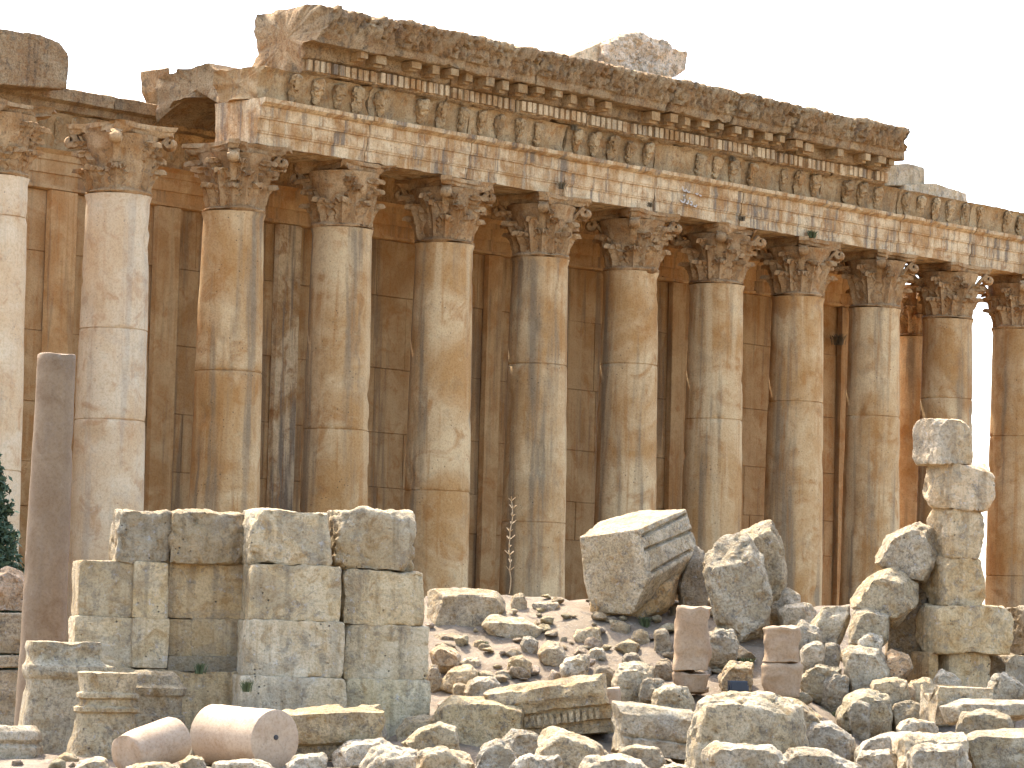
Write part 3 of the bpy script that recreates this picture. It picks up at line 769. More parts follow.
# ------------------------------------------------------------------ slender pink pillar standing on the left
def granite(name, label, p0, p1, r0, r1, seed, cat, tint=(1, 1, 1), seg=40, n=24, ends=.03, group=None, bumps=1.0, hole=False):
    p0 = Vector(p0); p1 = Vector(p1); L = (p1 - p0).length
    prof = [(.02, 0), (r0 * .5, .0), (r0 * .93, .0)] + [(r0 + (r1 - r0) * u, .03 + (L - .06) * u) for u in np.linspace(0, 1, n)] + [(r1 * .93, L), (r1 * .5, L), (.02, L)]
    V, Fc = lathe(prof, seg)
    N_ = vnormals(V, Fc); P = V + seed * 3.3
    d = fbm(P * 1.0, seed, 3) * .03 + fbm(P * 4, seed + 2, 3) * .012 - np.maximum(fbm(P * 1.3, seed + 4, 3) - .25, 0) * .25
    V = V + N_ * (d * bumps)[:, None]
    ew = np.minimum(V[:, 2], L - V[:, 2]); V[:, 2] += np.exp(-ew / .15) * fbm(V * 1.6 + seed, seed + 6, 3) * ends * 3
    me = mesh_from(name, V, Fc, True, 50); o = link(name, me, M['pink']); o.location = p0; o.color = tint + (1,)
    o.rotation_euler = (p1 - p0).to_track_quat('Z', 'X').to_euler(); tag(o, label, cat, group)
    return o
Dp = 80.0
top = at(57, 354, Dp); foot = at(52, 660, Dp); foot.z = float(terrain(foot.x, foot.y)) - .1; foot.x -= .25
granite('granite_pillar', 'slender pink granite pillar with a cut top standing by the ruined wall', foot, top, .56, .44, 611, 'pillar', (.62, .53, .44), n=60, ends=.012, bumps=.6)

# ------------------------------------------------------------------ ruined block wall on the left
TH = R(14); WO = at(238, 735, 75.0); WE = Vector((math.cos(TH), math.sin(TH), 0)); WNn = Vector((math.sin(TH), -math.cos(TH), 0))
rw = empty('ruined_wall', (WO.x, WO.y, WO.z), TH); tag(rw, 'ruined wall of big stained square blocks with two projecting piers', 'wall')
def wall_block(x0, y0, x1, y1, o, th, seed, rough=.03, chips=5, chip=.1, tint=(1, 1, 1), label=None, sharp=42):
    rough *= 1.5; chips += 3
    org = WO + WNn * o
    ym = (y0 + y1) / 2; xm = (x0 + x1) / 2
    u0 = (onplane(x0, ym, org, WNn) - WO).dot(WE); u1 = (onplane(x1, ym, org, WNn) - WO).dot(WE)
    z0 = onplane(xm, y1, org, WNn).z - WO.z; z1 = onplane(xm, y0, org, WNn).z - WO.z
    dims = (u1 - u0 + .03, th, z1 - z0 + .02)
    b = link('wall_block', block_mesh('wall_block', dims, seed, rough, chips, chip, .06, sharp), M['ashlar'], rw)
    b.location = ((u0 + u1) / 2, -o + th / 2, (z0 + z1) / 2); b.color = tint + (1,)
    if label: b['label'] = label
    return b
T_g = (.72, .70, .66); T_y = (1.02, .95, .80); T_w = (1.0, .97, .90); T_b = (.80, .70, .55)
wb = wall_block
wb(118, 511, 171, 563, .05, 1.3, 1, .075, 7, .14, (.60, .57, .51)); wb(172, 512, 247, 563, .2, 1.5, 2, .08, 8, .2, (.66, .60, .50))
wb(79, 561, 134, 617, .0, 1.2, 3, .02, 4, .05, (.76, .70, .58)); wb(134, 562, 168, 618, .12, 1.3, 4, .02, 3, .05, (.92, .85, .70)); wb(168, 563, 247, 619, -.05, 1.2, 5, .025, 3, .05, (.80, .68, .50))
wb(75, 617, 133, 668, .05, 1.2, 6, .02, 4, .05, (.94, .90, .80)); wb(133, 618, 168, 668, .12, 1.3, 7, .02, 3, .05, (1.0, .94, .82)); wb(168, 619, 192, 657, -.05, 1.1, 8, .02, 3, .05, (.72, .62, .47)); wb(192, 619, 247, 657, -.03, 1.1, 9, .02, 3, .06, (.70, .62, .49))
wb(168, 657, 247, 672, .10, 1.2, 10, .03, 3, .06, (.46, .43, .37)); wb(80, 668, 168, 735, .1, 1.2, 11, .03, 4, .06, (.86, .78, .64)); wb(166, 672, 247, 735, .25, 1.3, 12, .03, 4, .06, (.84, .74, .57))
wb(252, 511, 330, 565, 1.0, 1.6, 13, .07, 8, .2, (.92, .88, .78)); wb(250, 565, 341, 621, 1.05, 1.8, 14, .035, 6, .08, T_y); wb(246, 621, 344, 677, 1.1, 1.8, 15, .03, 5, .05, T_w); wb(240, 677, 346, 740, 1.2, 1.8, 16, .03, 5, .05, T_w)
wb(336, 511, 417, 571, .75, 1.5, 17, .09, 9, .22, (.66, .61, .52)); wb(344, 571, 424, 625, .75, 1.6, 18, .05, 6, .10, (.90, .82, .66)); wb(345, 625, 429, 680, .75, 1.6, 19, .035, 5, .06, (.94, .90, .80)); wb(346, 680, 430, 742, .8, 1.6, 20, .03, 5, .05, (1.04, 1.02, 0.89))

# ------------------------------------------------------------------ stacked pier on the right
THP = R(27); PO = at(955, 697, 81.0); PE = Vector((math.cos(THP), math.sin(THP), 0)); PN = Vector((math.sin(THP), -math.cos(THP), 0))
pr = empty('stone_pier', (PO.x, PO.y, PO.z), THP); tag(pr, 'tottering pier of stacked weathered blocks at the right, narrow at the top', 'pier')
def pier_block(x0, y0, x1, y1, o, th, seed, rough=.04, chips=6, chip=.14, tint=(1, 1, 1), rz=0):
    chip *= 1.3; x0 += 13; rough *= 1.2
    org = PO + PN * o; ym = (y0 + y1) / 2; xm = (x0 + x1) / 2
    u0 = (onplane(x0, ym, org, PN) - PO).dot(PE); u1 = (onplane(x1, ym, org, PN) - PO).dot(PE)
    z0 = onplane(xm, y1, org, PN).z - PO.z; z1 = onplane(xm, y0, org, PN).z - PO.z
    b = link('pier_block', block_mesh('pier_block', (u1 - u0, th, z1 - z0 + .05), seed, rough * 1.25, chips + 4, chip, .045, 44), M['ashlar'], pr)
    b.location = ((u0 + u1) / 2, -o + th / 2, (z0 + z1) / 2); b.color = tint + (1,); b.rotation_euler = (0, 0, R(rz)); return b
pb = pier_block
pb(922, 419, 973, 464, .35, .95, 31, .05, 6, .16, (1.02, .93, .82), 4); pb(930, 464, 996, 509, .30, 1.05, 32, .055, 9, .22, (.98, .86, .72), -3)
pb(938, 509, 986, 558, .25, 1.0, 33, .05, 6, .14, (.95, .84, .68), 2); pb(934, 558, 988, 606, .25, 1.1, 34, .06, 8, .2, (.90, .78, .60), -2)
pb(928, 606, 1014, 653, .45, 1.25, 35, .05, 8, .16, (.98, .86, .66), 0); pb(936, 653, 991, 700, .25, 1.1, 36, .03, 4, .08, (.95, .82, .62), 0)
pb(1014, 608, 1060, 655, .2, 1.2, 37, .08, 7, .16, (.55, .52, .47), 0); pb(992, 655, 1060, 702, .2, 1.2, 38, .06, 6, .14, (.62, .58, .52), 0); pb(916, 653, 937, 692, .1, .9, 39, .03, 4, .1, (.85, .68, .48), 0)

# ------------------------------------------------------------------ the big tilted block and the rocks of the mound
tb = [(579, 537, 84.0), (637, 529, 82.9), (647, 581, 82.9), (588, 600, 84.0), (687, 508, 84.9), (700, 553, 84.9), (598, 521, 86.4), (640, 510, 87), (632, 615, 83.3), (597, 613, 84.0), (672, 584, 84.5), (690, 562, 86.0), (604, 600, 86.2), (583, 575, 84.2)]
def grooves(V, c):
    pa, pb_, pc = at(*tb[1]), at(*tb[2]), at(*tb[5]); nn = (pb_ - pa).cross(pc - pa).normalized()
    inward = nn if nn.dot(c - pa) > 0 else -nn
    V = V.copy()
    for (x0, y0, x1, y1) in ((643, 536, 689, 514), (645, 550, 697, 529), (652, 572, 690, 551)):
        a = np.array(tuple(onplane(x0, y0, pa, nn) - c)); b = np.array(tuple(onplane(x1, y1, pa, nn) - c)); ab = b - a
        u = np.clip(((V - a) @ ab) / (ab @ ab), 0, 1); dist = np.linalg.norm(V - (a + u[:, None] * ab), axis=1)
        pl_ = np.abs((V - a) @ np.array(tuple(nn))) < .22
        perp = np.linalg.norm((V - (a + u[:, None] * ab)) - (((V - a) @ np.array(tuple(nn)))[:, None] * np.array(tuple(nn))), axis=1)
        k = np.clip(1.3 - perp / .04, 0, 1) * pl_
        V = V + k[:, None] * np.array(tuple(inward)) * .13
    return V
big = body_from_points('tilted_block', [at(*p) for p in tb], 701, .035, M['rock'], 'huge squared block lying tilted on the crest of the mound, grooves along its right face', 'stone block', cell=.03, tint=(.94, .87, .74), sharp=90, pit=.5, post=grooves)
# grooves: thin dark recesses cut as narrow wedges set into the right face
bpts = [at(*p) for p in tb]
def bil(a, b, c, d, u, v): return (a * (1 - u) + b * u) * (1 - v) + (d * (1 - u) + c * u) * v

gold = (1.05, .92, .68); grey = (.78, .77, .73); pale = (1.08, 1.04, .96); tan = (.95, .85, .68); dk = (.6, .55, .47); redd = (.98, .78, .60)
rock('boulder', 'rough grey pitted boulder leaning right of the tilted block', [(702, 560), (722, 532), (744, 528), (764, 556), (772, 596), (768, 626), (744, 641), (718, 616), (704, 590)], D=82.0, th=1.3, rough=.07, tint=(.88, .85, .77), pit=.9, facets=8)
rock('boulder', 'upper lump of rock behind the leaning grey boulder', [(736, 528), (752, 517), (772, 519), (783, 544), (786, 580), (770, 604), (746, 570)], D=83.2, th=1.3, rough=.07, tint=(.95, .88, .74), pit=.8, facets=6)
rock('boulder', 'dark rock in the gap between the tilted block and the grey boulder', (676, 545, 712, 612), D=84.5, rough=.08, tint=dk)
rock('boulder', 'orange broken rock propping up the tilted block', [(590, 590), (625, 596), (668, 580), (682, 572), (684, 596), (650, 616), (612, 624), (588, 615)], D=83.9, th=1.4, rough=.07, tint=(.98, .80, .55))
rock('boulder', 'leaning two-faced rock resting against the left of the stacked pier', [(873, 562), (890, 531), (914, 516), (936, 529), (941, 556), (926, 584), (900, 580)], D=80.6, th=1.5, rough=.06, tint=(.92, .86, .76), sink=.0)
rock('boulder', 'sunlit wedge of rock under the leaning rock beside the pier', [(846, 604), (864, 574), (894, 566), (918, 584), (919, 604), (896, 620), (868, 614)], D=80.2, th=1.5, rough=.06, tint=(1.02, .92, .74), sink=.2)
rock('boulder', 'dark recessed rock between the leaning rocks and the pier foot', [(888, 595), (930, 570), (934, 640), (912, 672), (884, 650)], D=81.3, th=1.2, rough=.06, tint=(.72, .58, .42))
rock('boulder', 'slanting pale grey slab left of the squared grey rock by the pier', [(810, 622), (825, 600), (850, 604), (852, 616), (838, 648), (816, 640)], D=80.6, rough=.05, tint=(.92, .9, .82))
rock('boulder', 'squared grey rock wedged under the sunlit rock near the pier', [(848, 612), (868, 604), (892, 612), (890, 636), (874, 650), (847, 644)], D=79.9, rough=.04, tint=(.86, .82, .72))
rock('boulder', 'cream rock at the mound crest behind the second pink stub', (778, 602, 816, 628), D=82.4, tint=pale)
rock('boulder', 'grey rock touching the right side of the shorter pink stub', [(792, 630), (802, 618), (820, 628), (825, 650), (806, 671), (794, 665)], D=79.9, tint=(.85, .82, .76))
rock('boulder', 'broad grey boulder low in the pile left of the pier', [(842, 655), (850, 645), (880, 648), (894, 672), (890, 694), (850, 692)], D=79.0, rough=.07, tint=(.9, .87, .78))
rock('boulder', 'reddish rock tucked at the foot of the pier', [(882, 656), (892, 646), (910, 652), (915, 668), (900, 680), (886, 676)], D=79.3, tint=redd)
rock('stone', 'small stone perched in the gap above the low grey boulder', (822, 642, 843, 664), D=79.8, tint=grey)
rock('boulder', 'lumpy rock with green weeds at its foot right of the shorter pink stub', (797, 660, 846, 698), D=79.0, rough=.08, tint=(.85, .82, .72))
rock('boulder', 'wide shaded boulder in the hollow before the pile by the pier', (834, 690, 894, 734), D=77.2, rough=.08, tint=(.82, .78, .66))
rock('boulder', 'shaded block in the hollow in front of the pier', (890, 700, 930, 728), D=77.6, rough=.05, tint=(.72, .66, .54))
rock('stone', 'little reddish stone at the foot of the pier', (903, 684, 916, 697), D=78.5, tint=redd)
rock('stone_slab', 'long tawny slab at the mound edge right beside the ruined wall', [(424, 589), (470, 588), (504, 592), (510, 604), (490, 616), (478, 634), (428, 636)], D=83.2, th=1.4, rough=.035, tint=(.92, .84, .70))
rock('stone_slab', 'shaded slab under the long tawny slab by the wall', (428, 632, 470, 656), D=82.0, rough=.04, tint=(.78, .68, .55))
rock('stone', 'flat pale stone jutting from the dirt right of the long tawny slab', [(480, 626), (488, 616), (520, 615), (545, 628), (540, 638), (505, 640), (484, 634)], rough=.06, tint=(1.0, .93, .80))
rock('stone', 'pale angular stone beside the foot of the ruined wall', (430, 643, 461, 668), D=79.4, tint=(1.0, .88, .74))
rock('stone', 'sloping brown stone right of the wall foot', [(436, 688), (450, 668), (468, 661), (478, 672), (474, 688), (452, 694)], D=78.4, tint=(.92, .82, .64))
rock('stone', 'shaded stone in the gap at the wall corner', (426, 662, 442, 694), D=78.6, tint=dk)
rock('stone', 'small cube-like stone under the sloping brown stone', (451, 682, 468, 697), D=77.6, tint=(.85, .75, .58))
for i_, (bb, lb, tn) in enumerate([
  ((510, 593, 527, 612), 'rounded stone on the mound crest below the dry stalk', tan), ((530, 601, 560, 613), 'flat stone on the crest left of the tilted block', pale),
  ((461, 657, 481, 669), 'flat sunlit stone in the bank right of the wall', pale), ((494, 669, 514, 679), 'low sunlit stone in the middle of the dirt slope', pale),
  ((520, 635, 539, 655), 'grey cobble beside the angular stone on the slope', grey), ((587, 647, 608, 661), 'pale stone on the edge of the tilted block shadow', pale),
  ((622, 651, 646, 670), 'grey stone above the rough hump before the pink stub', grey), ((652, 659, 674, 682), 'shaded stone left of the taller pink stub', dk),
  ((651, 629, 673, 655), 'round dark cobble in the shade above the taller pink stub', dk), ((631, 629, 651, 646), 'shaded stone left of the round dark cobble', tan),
  ((608, 621, 631, 635), 'flat stone in the shade right under the tilted block', tan), ((670, 600, 693, 611), 'thin pale slab lying behind the taller pink stub', pale),
  ((472, 640, 486, 650), 'small stone beside the green weed on the slope', tan), ((556, 655, 575, 667), 'small slab at the foot of the angular slope stone', pale)]):
    rock('stone', lb, bb, rough=.07, tint=tn)
rock('stone', 'angular block sticking out of the dirt slope below the tilted block', [(537, 652), (548, 638), (560, 642), (572, 660), (560, 669), (542, 664)], rough=.05, tint=(1.0, .92, .78))
rock('boulder', 'rough grey hump in front of the taller pink stub', (612, 662, 657, 704), D=77.6, rough=.08, tint=(.92, .86, .74))

for bb, lb, D_, tn in [
  ((700, 628, 740, 655), 'grey boulder lying at the foot of the rough grey boulder', 80.2, grey), ((716, 660, 758, 694), 'brown stone low between the two pink stubs', 78.9, tan),
  ((768, 588, 800, 612), 'pale rock on the crest right of the rough grey boulder', 83.4, pale), ((560, 655, 590, 676), 'squat stone left of the rough grey hump', 79.0, pale),
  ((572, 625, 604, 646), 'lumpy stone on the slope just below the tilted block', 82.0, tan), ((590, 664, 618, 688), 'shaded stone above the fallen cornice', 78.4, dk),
  ((866, 676, 912, 706), 'tawny rock under the reddish one near the pier', 78.2, tan), ((846, 700, 872, 722), 'small grey rock in the hollow on the right', 77.0, grey),
  ((820, 672, 850, 692), 'grey stone left of the broad grey boulder', 78.8, grey), ((905, 676, 936, 702), 'rough stone before the pier foot', 78.6, tan),
  ((930, 668, 962, 694), 'fallen block fragment leaning on the pier foot', 79.2, pale), ((985, 672, 1030, 702), 'grey fallen block beside the hollowed block', 78.0, grey),
  ((455, 600, 486, 618), 'stone lying on the long tawny slab edge', 82.6, pale), ((505, 655, 532, 674), 'brown stone in the middle of the dirt slope', 79.6, tan),
  ((462, 676, 500, 700), 'pale stone behind the large yellowish block', 77.2, pale), ((636, 678, 668, 700), 'grey stone between the hump and the taller pink stub', 77.2, grey),
  ((800, 640, 826, 662), 'tilted grey stone right of the shorter pink stub', 79.6, pale), ((858, 632, 884, 652), 'cream stone in the middle of the pile by the pier', 79.6, pale)]:
    rock('boulder', lb, bb, D=None if bb[3] < 650 and bb[0] < 610 else D_, rough=.08, tint=tn)
for o_px, lb, D_, tn in [
  ([(700, 752), (716, 742), (770, 744), (792, 760), (790, 785), (704, 785)], 'low flat block at the bottom edge in front of the massive pitted block', 65.0, pale),
  ([(905, 752), (915, 742), (962, 744), (972, 764), (968, 788), (908, 788)], 'low broken block at the bottom edge beneath the ribbed block', 65.4, pale),
  ([(395, 730), (406, 716), (436, 714), (448, 728), (440, 746), (400, 748)], 'yellowish stone between the wall foot and the large yellowish block', 74.0, tan),
  ([(498, 742), (512, 728), (538, 730), (546, 748), (536, 764), (502, 764)], 'grey stone between the large yellowish block and the tawny one', 70.6, grey),
  ([(610, 716), (622, 706), (640, 708), (644, 726), (616, 730)], 'little stone on the left end of the moulded block', 73.4, tan)]:
    rock('boulder', lb, o_px, D=D_, rough=.08, tint=tn)
# pink granite stubs
def stub(label, x0, x1, ytop, ymid, ybot, D, seed):
    e_ = empty('granite_stub', at((x0 + x1) / 2, ybot, D)); tag(e_, label, 'granite stub', 'broken pink granite stubs')
    w = (x1 - x0) / F_PX * D; 
    for (ya, yb, sx, q) in ((ytop, ymid, 0, 1), (ymid, ybot, .02, 2)):
        h = (yb - ya) / F_PX * D
        V, Fc = lathe([(.02, 0), (w * .3, 0), (w * .46, .02)] + [(w * .5 * (1 - .02 * math.sin(u * 3)), .04 + (h - .1) * u) for u in np.linspace(0, 1, 22)] + [(w * .46, h - .015), (w * .3, h), (.02, h)], 36)
        N_ = vnormals(V, Fc); P = V * 1.0 + seed + q * 9
        V = V + N_ * (fbm(P * 1.1, seed + q, 3) * .15 + fbm(P * 2.6, seed + q + 5, 3) * .07 + fbm(P * 5, seed, 3) * .015 - np.maximum(fbm(P * 1.6, seed + 4, 2) - .15, 0) * .22)[:, None]
        o = link('shaft_piece', mesh_from('shaft_piece', V, Fc, True, 55), M['pink'], e_); o.location = (sx, 0, (ybot - yb) / F_PX * D); o.color = (.94, .81, .69, 1) if q == 1 else (.86, .73, .61, 1)
stub('taller upright pink granite stub notched on its right side', 672, 711, 607, 672, 694, 78.4, 41)
stub('shorter upright pink granite stub broken across its middle', 760, 798, 627, 664, 697, 78.0, 57)

# ------------------------------------------------------------------ foreground rubble
def FR(label, outline, **k): return rock(k.pop('name', 'stone_block'), label, outline, cat=k.pop('cat', 'stone block'), **k)
FR('large yellowish block right of the wall foot', [(430, 700), (445, 694), (500, 697), (533, 706), (535, 745), (470, 752), (434, 742)], D=73.6, th=1.6, rough=.05, tint=(1.02, .90, .66))
FR('low pale rock leaning before the large yellowish block', [(398, 742), (420, 724), (440, 720), (465, 732), (462, 752), (404, 756)], D=71.5, rough=.07, tint=(1.08, 1.0, .82), name='rock')
FR('flat sunlit rock below the carved fragment left of centre', [(328, 752), (345, 740), (382, 736), (394, 744), (388, 764), (332, 768)], D=69.5, rough=.07, tint=pale, name='rock')
FR('bright knobbly rock at the bottom edge left of centre', (358, 744, 426, 785), D=67.5, rough=.09, tint=pale, name='rock')
FR('sunlit rock at the bottom edge between the knobbly rock and the grey one', (414, 746, 477, 788), D=67.0, rough=.08, tint=(1.12, 1.02, .84), name='rock')
FR('grey pitted rock at the bottom edge under the large yellowish block', [(468, 775), (478, 748), (495, 736), (512, 744), (523, 775)], D=66.8, rough=.09, tint=grey, name='rock')
FR('grey slab at the bottom edge under the carved fragment', (286, 750, 332, 785), D=66.8, rough=.06, tint=(.95, .93, .88))
FR('low pale slab at the bottom edge below the fallen pink drum', (205, 759, 282, 785), D=65.8, rough=.06, tint=pale)
FR('tawny block with an orange broken corner at the bottom centre', [(532, 760), (536, 730), (552, 725), (592, 738), (614, 755), (612, 772), (538, 772)], D=68.5, rough=.06, tint=(.98, .90, .74))
FR('rough pale rock at the bottom edge left of centre front', (508, 752, 566, 785), D=66.4, rough=.09, tint=pale, name='rock')
FR('flat bright slab at the bottom edge before the moulded block', (570, 754, 662, 788), D=66.2, rough=.07, tint=pale)
FR('flat broken slab between the moulded block and the bottom edge', (615, 744, 668, 772), D=67.6, rough=.06, tint=(.9, .86, .78))
FR('massive pitted block at the front right of the moulded block', [(678, 775), (680, 716), (694, 696), (730, 690), (775, 692), (800, 704), (808, 740), (805, 785), (690, 790)], D=67.2, th=2.0, rough=.08, tint=(1.0, .94, .80), pit=.9)
FR('ridged rock behind the massive pitted block', [(762, 712), (778, 694), (800, 700), (824, 716), (820, 744), (770, 750)], D=69.6, rough=.07, tint=(1.02, .92, .74), name='rock')
FR('grey sloping rock right of the massive pitted block', [(798, 745), (812, 722), (832, 718), (858, 736), (856, 756), (806, 760)], D=69.4, rough=.06, tint=grey, name='rock')
FR('long grey rock along the bottom edge right of the massive block', [(752, 775), (790, 746), (830, 748), (866, 768), (880, 790), (756, 792)], D=65.6, rough=.08, tint=grey, name='rock')
FR('pale split rock in front of the shaded hollow on the right', [(853, 752), (868, 734), (905, 730), (912, 744), (890, 760)], D=69.0, rough=.05, tint=pale)
FR('sunlit low rock just below the pale split rock', (852, 746, 905, 782), D=66.8, rough=.07, tint=pale, name='rock')
FR('low pale stone between the pale split rock and the carved shell block', (896, 719, 942, 742), D=70.6, rough=.06, tint=pale)
FR('dark top slab behind the square block at the lower right', [(946, 732), (960, 712), (985, 708), (1010, 716), (1014, 736), (955, 740)], D=70.0, rough=.06, tint=(.85, .80, .68))
FR('square grey block at the lower right corner', [(962, 735), (975, 729), (1045, 728), (1050, 775), (975, 778), (964, 760)], D=67.4, th=1.4, rough=.05, tint=(.9, .86, .74))
FR('long flat slab lying at the right edge of the photo', [(938, 706), (960, 699), (1040, 700), (1045, 716), (945, 722)], D=73.0, th=1.2, rough=.03, tint=pale)
FR('pale chip of stone at the bottom edge under the tilted pink drum', (74, 757, 112, 785), D=66.2, rough=.04, tint=(1.2, 1.15, 1.05), name='rock')
FR('small squared stone between the two fallen pink drums', (186, 738, 223, 766), D=69.6, rough=.03, tint=(.95, .93, .86))
FR('little stone at the foot of the leaning moulded block', (56, 752, 80, 768), D=68.5, rough=.06, tint=tan, name='rock')
FR('flat stone beside the small squared stone at the bottom', (178, 754, 206, 775), D=67.6, rough=.07, tint=pale, name='rock')
FR('low rock filling the gap under the tilted pink drum', (112, 762, 180, 790), D=65.6, rough=.07, tint=tan, name='rock')
FR('bright jagged rock at the bottom between grey rock and pale rock', (655, 760, 700, 790), D=65.4, rough=.08, tint=pale, name='rock')

# carved pieces: profiles swept across a face
def carved_piece(name, label, prof, length, loc, rz, seed, mat='rock', tint=(1, 1, 1), rough=.03, rib=None, tilt=(0, 0), cat='carved block', end_noise=.08, dent=None):
    if not dent:
        me = moulding(name, prof, length, seed, rough, step=.06, pst=.05, end_noise=end_noise, rib=rib); me.transform(Matrix.Translation((-length / 2, 0, 0)))
        o = link(name, me, M[mat]); o.location = loc; o.rotation_euler = (R(tilt[0]), R(tilt[1]), R(rz)); o.color = tint + (1,); tag(o, label, cat); return o
    e_ = empty(name, loc, R(rz)); e_.rotation_euler = (R(tilt[0]), R(tilt[1]), R(rz)); tag(e_, label, cat)
    o = link('body', moulding('body', prof, length, seed, rough, step=.06, pst=.05, end_noise=end_noise, rib=rib), M[mat], e_); o.location = (-length / 2, 0, 0); o.color = tint + (1,)
    if dent:
        (x0, x1, st, w, o0, o1, z0, z1) = dent; lst = []; x = x0
        while x < x1: lst.append((x, x + w, -o1, -o0, z0, z1)); x += st
        dv, df = boxes(lst); dv += fbm(dv * 4, 3, 2)[:, None] * .02
        d_ = link('dentil_course', mesh_from('dentil_course', dv, df, False), M[mat], e_); d_.location = (-length / 2, 0, 0); d_.color = tint + (1,)
    return e_
# fallen cornice piece with dentils
p = at(556, 738, 74.4)
carved_piece('fallen_cornice', 'fallen cornice piece with a row of dentils and a dark rough top', [(-.7, 0), (.30, 0), (.32, .26), (.42, .28), (.42, .56), (.56, .60), (.60, .72), (.68, .84), (.62, 1.10), (.2, 1.24), (-.7, 1.1)], 2.35, p, -6, 801, 'rock', (.98, .86, .66), .07, tilt=(0, -9), dent=(.3, 2.2, .14, .085, .30, .475, .30, .52), end_noise=.2)
granite('granite_shaft', 'short upright pink shaft piece behind the right end of the fallen cornice', at(611, 742, 75.6), at(608, 688, 75.6), .27, .27, 802, 'granite stub', (.95, .84, .74))
# moulded block with a smooth pale band
p = at(651, 756, 72.0)
carved_piece('moulded_block', 'block with a smooth pale band under a rough grey upper half', [(-.6, 0), (.42, 0), (.44, .30), (.30, .34), (.34, .42), (.36, .80), (.20, .98), (-.4, 1.06), (-.6, .9)], 1.55, p, 14, 803, 'rock', (.95, .92, .84), .06, tilt=(0, 5), end_noise=.14)
# domed carved piece
p = at(674, 712, 76.4)
pts = []
dome_l = [(648, 700), (655, 690), (672, 683), (690, 687), (699, 700), (696, 712), (652, 712)]
rock('carved_dome', 'domed carved stone behind the moulded block', dome_l, D=76.2, rough=.06, tint=(.95, .9, .78), cat='carved block', pit=.9)
# carved shell block (bright) on the right
def shell_rib(V):
    return .035 * np.abs(np.sin(V[:, 0] * 14)) * (V[:, 2] > .25)
carved_piece('carved_block', 'bright block with a fan of carved ribs at the lower right', [(-.6, 0), (.5, 0), (.52, .3), (.40, .42), (.30, .72), (.0, .86), (-.6, .8)], 1.25, at(932, 778, 67.2), 8, 804, 'rock', (1.12, 1.06, .95), .05, shell_rib, end_noise=.14)
# basin-like block on the right
carved_piece('hollowed_block', 'hollowed block with raised rims in front of the stacked pier', [(-.55, 0), (.50, 0), (.52, .62), (.50, .78), (.38, .80), (.30, .64), (-.28, .62), (-.36, .82), (-.55, .8)], 1.25, at(958, 724, 74.2), 10, 805, 'rock', (1.05, .98, .84), .04, end_noise=.08)
# carved fragment before the wall
carved_piece('carved_fragment', 'dark carved fragment lying before the ruined wall', [(-.5, .12), (.0, .0), (.22, .05), (.24, .34), (.40, .40), (.46, .60), (.5, .98), (-.1, 1.12), (-.5, 1.0)], 2.0, at(333, 762, 70.6), 6, 806, 'rock', (.92, .82, .62), .08, tilt=(0, -3), end_noise=.22)
rock('stone', 'small stone against the wall foot behind the carved fragment', (366, 722, 388, 744), D=72.5, rough=.05, tint=grey)

# leaning moulded block (two members) at the left
def pedestal(name, label, base_px, D, prof_l, w_top, depth, seed, tint, rz, ex=5.0):
    rings = []; seg = []
    n = 14
    V = []; Fc = []
    zs = [(z * (1.07 if len(prof_l) == 12 else 1.0), a_, b_, c_) for (z, a_, b_, c_) in prof_l]
    sq = []
    for s_ in range(4):
        for k in range(n):
            u = k / n * 2 - 1; sq.append([(u, -1), (1, u), (-u, 1), (-1, -u)][s_])
    m = len(sq)
    sq = [(x / (abs(x) ** ex + abs(y) ** ex) ** (1 / ex), y / (abs(x) ** ex + abs(y) ** ex) ** (1 / ex)) for x, y in sq]
    R_ = []
    for i in range(len(zs) - 1):
        (z0, hx0, hy0, ox0), (z1, hx1, hy1, ox1) = zs[i], zs[i + 1]; kk = max(1, int(math.hypot(z1 - z0, hx1 - hx0) / .06))
        for j in range(kk):
            u = j / kk; R_.append((z0 + (z1 - z0) * u, hx0 + (hx1 - hx0) * u, hy0 + (hy1 - hy0) * u, ox0 + (ox1 - ox0) * u))
    R_.append(zs[-1])
    z, hx, hy, ox = zs[-1]
    for s_ in (.8, .5, .1): R_.append((z + .004, hx * s_, hy * s_, ox))
    for (z, hx, hy, ox) in R_: V += [(x * hx + ox, y * hy, z) for x, y in sq]
    for i in range(len(R_) - 1):
        for k in range(m): k2 = (k + 1) % m; Fc.append((i * m + k, i * m + k2, (i + 1) * m + k2, (i + 1) * m + k))
    Fc.append(tuple(range(m))[::-1]); Fc.append(tuple((len(R_) - 1) * m + k for k in range(m)))
    V = np.array(V); N_ = vnormals(V, Fc); P = V + seed
    V = V + N_ * (fbm(P * 1.8, seed, 3) * .035 + fbm(P * 6, seed + 2, 3, .6) * .02 - np.maximum(fbm(P * 2.2, seed + 4, 3) - .25, 0) * .2)[:, None]
    o = link(name, mesh_from(name, V, Fc, True, 42), M['rock']); o.color = tint + (1,); o.location = at(*base_px, D); o.rotation_euler = (0, 0, R(rz)); tag(o, label, 'carved block'); return o
pedestal('moulded_block', 'tall flaring base block with a curved moulding round its top', (62, 768), 72.2, [(0, 1.16, .80, .08), (.5, 1.0, .68, .05), (1.55, .84, .56, .02), (1.72, .83, .56, .02), (1.76, .90, .64, .06), (1.86, .95, .70, .08), (1.97, .92, .68, .06), (2.02, .80, .58, -.02), (2.10, .74, .52, -.06), (2.2, .72, .50, -.08), (2.32, .76, .54, -.06), (2.44, .74, .52, -.06)], 0, 0, 811, (.95, .92, .82), 16)
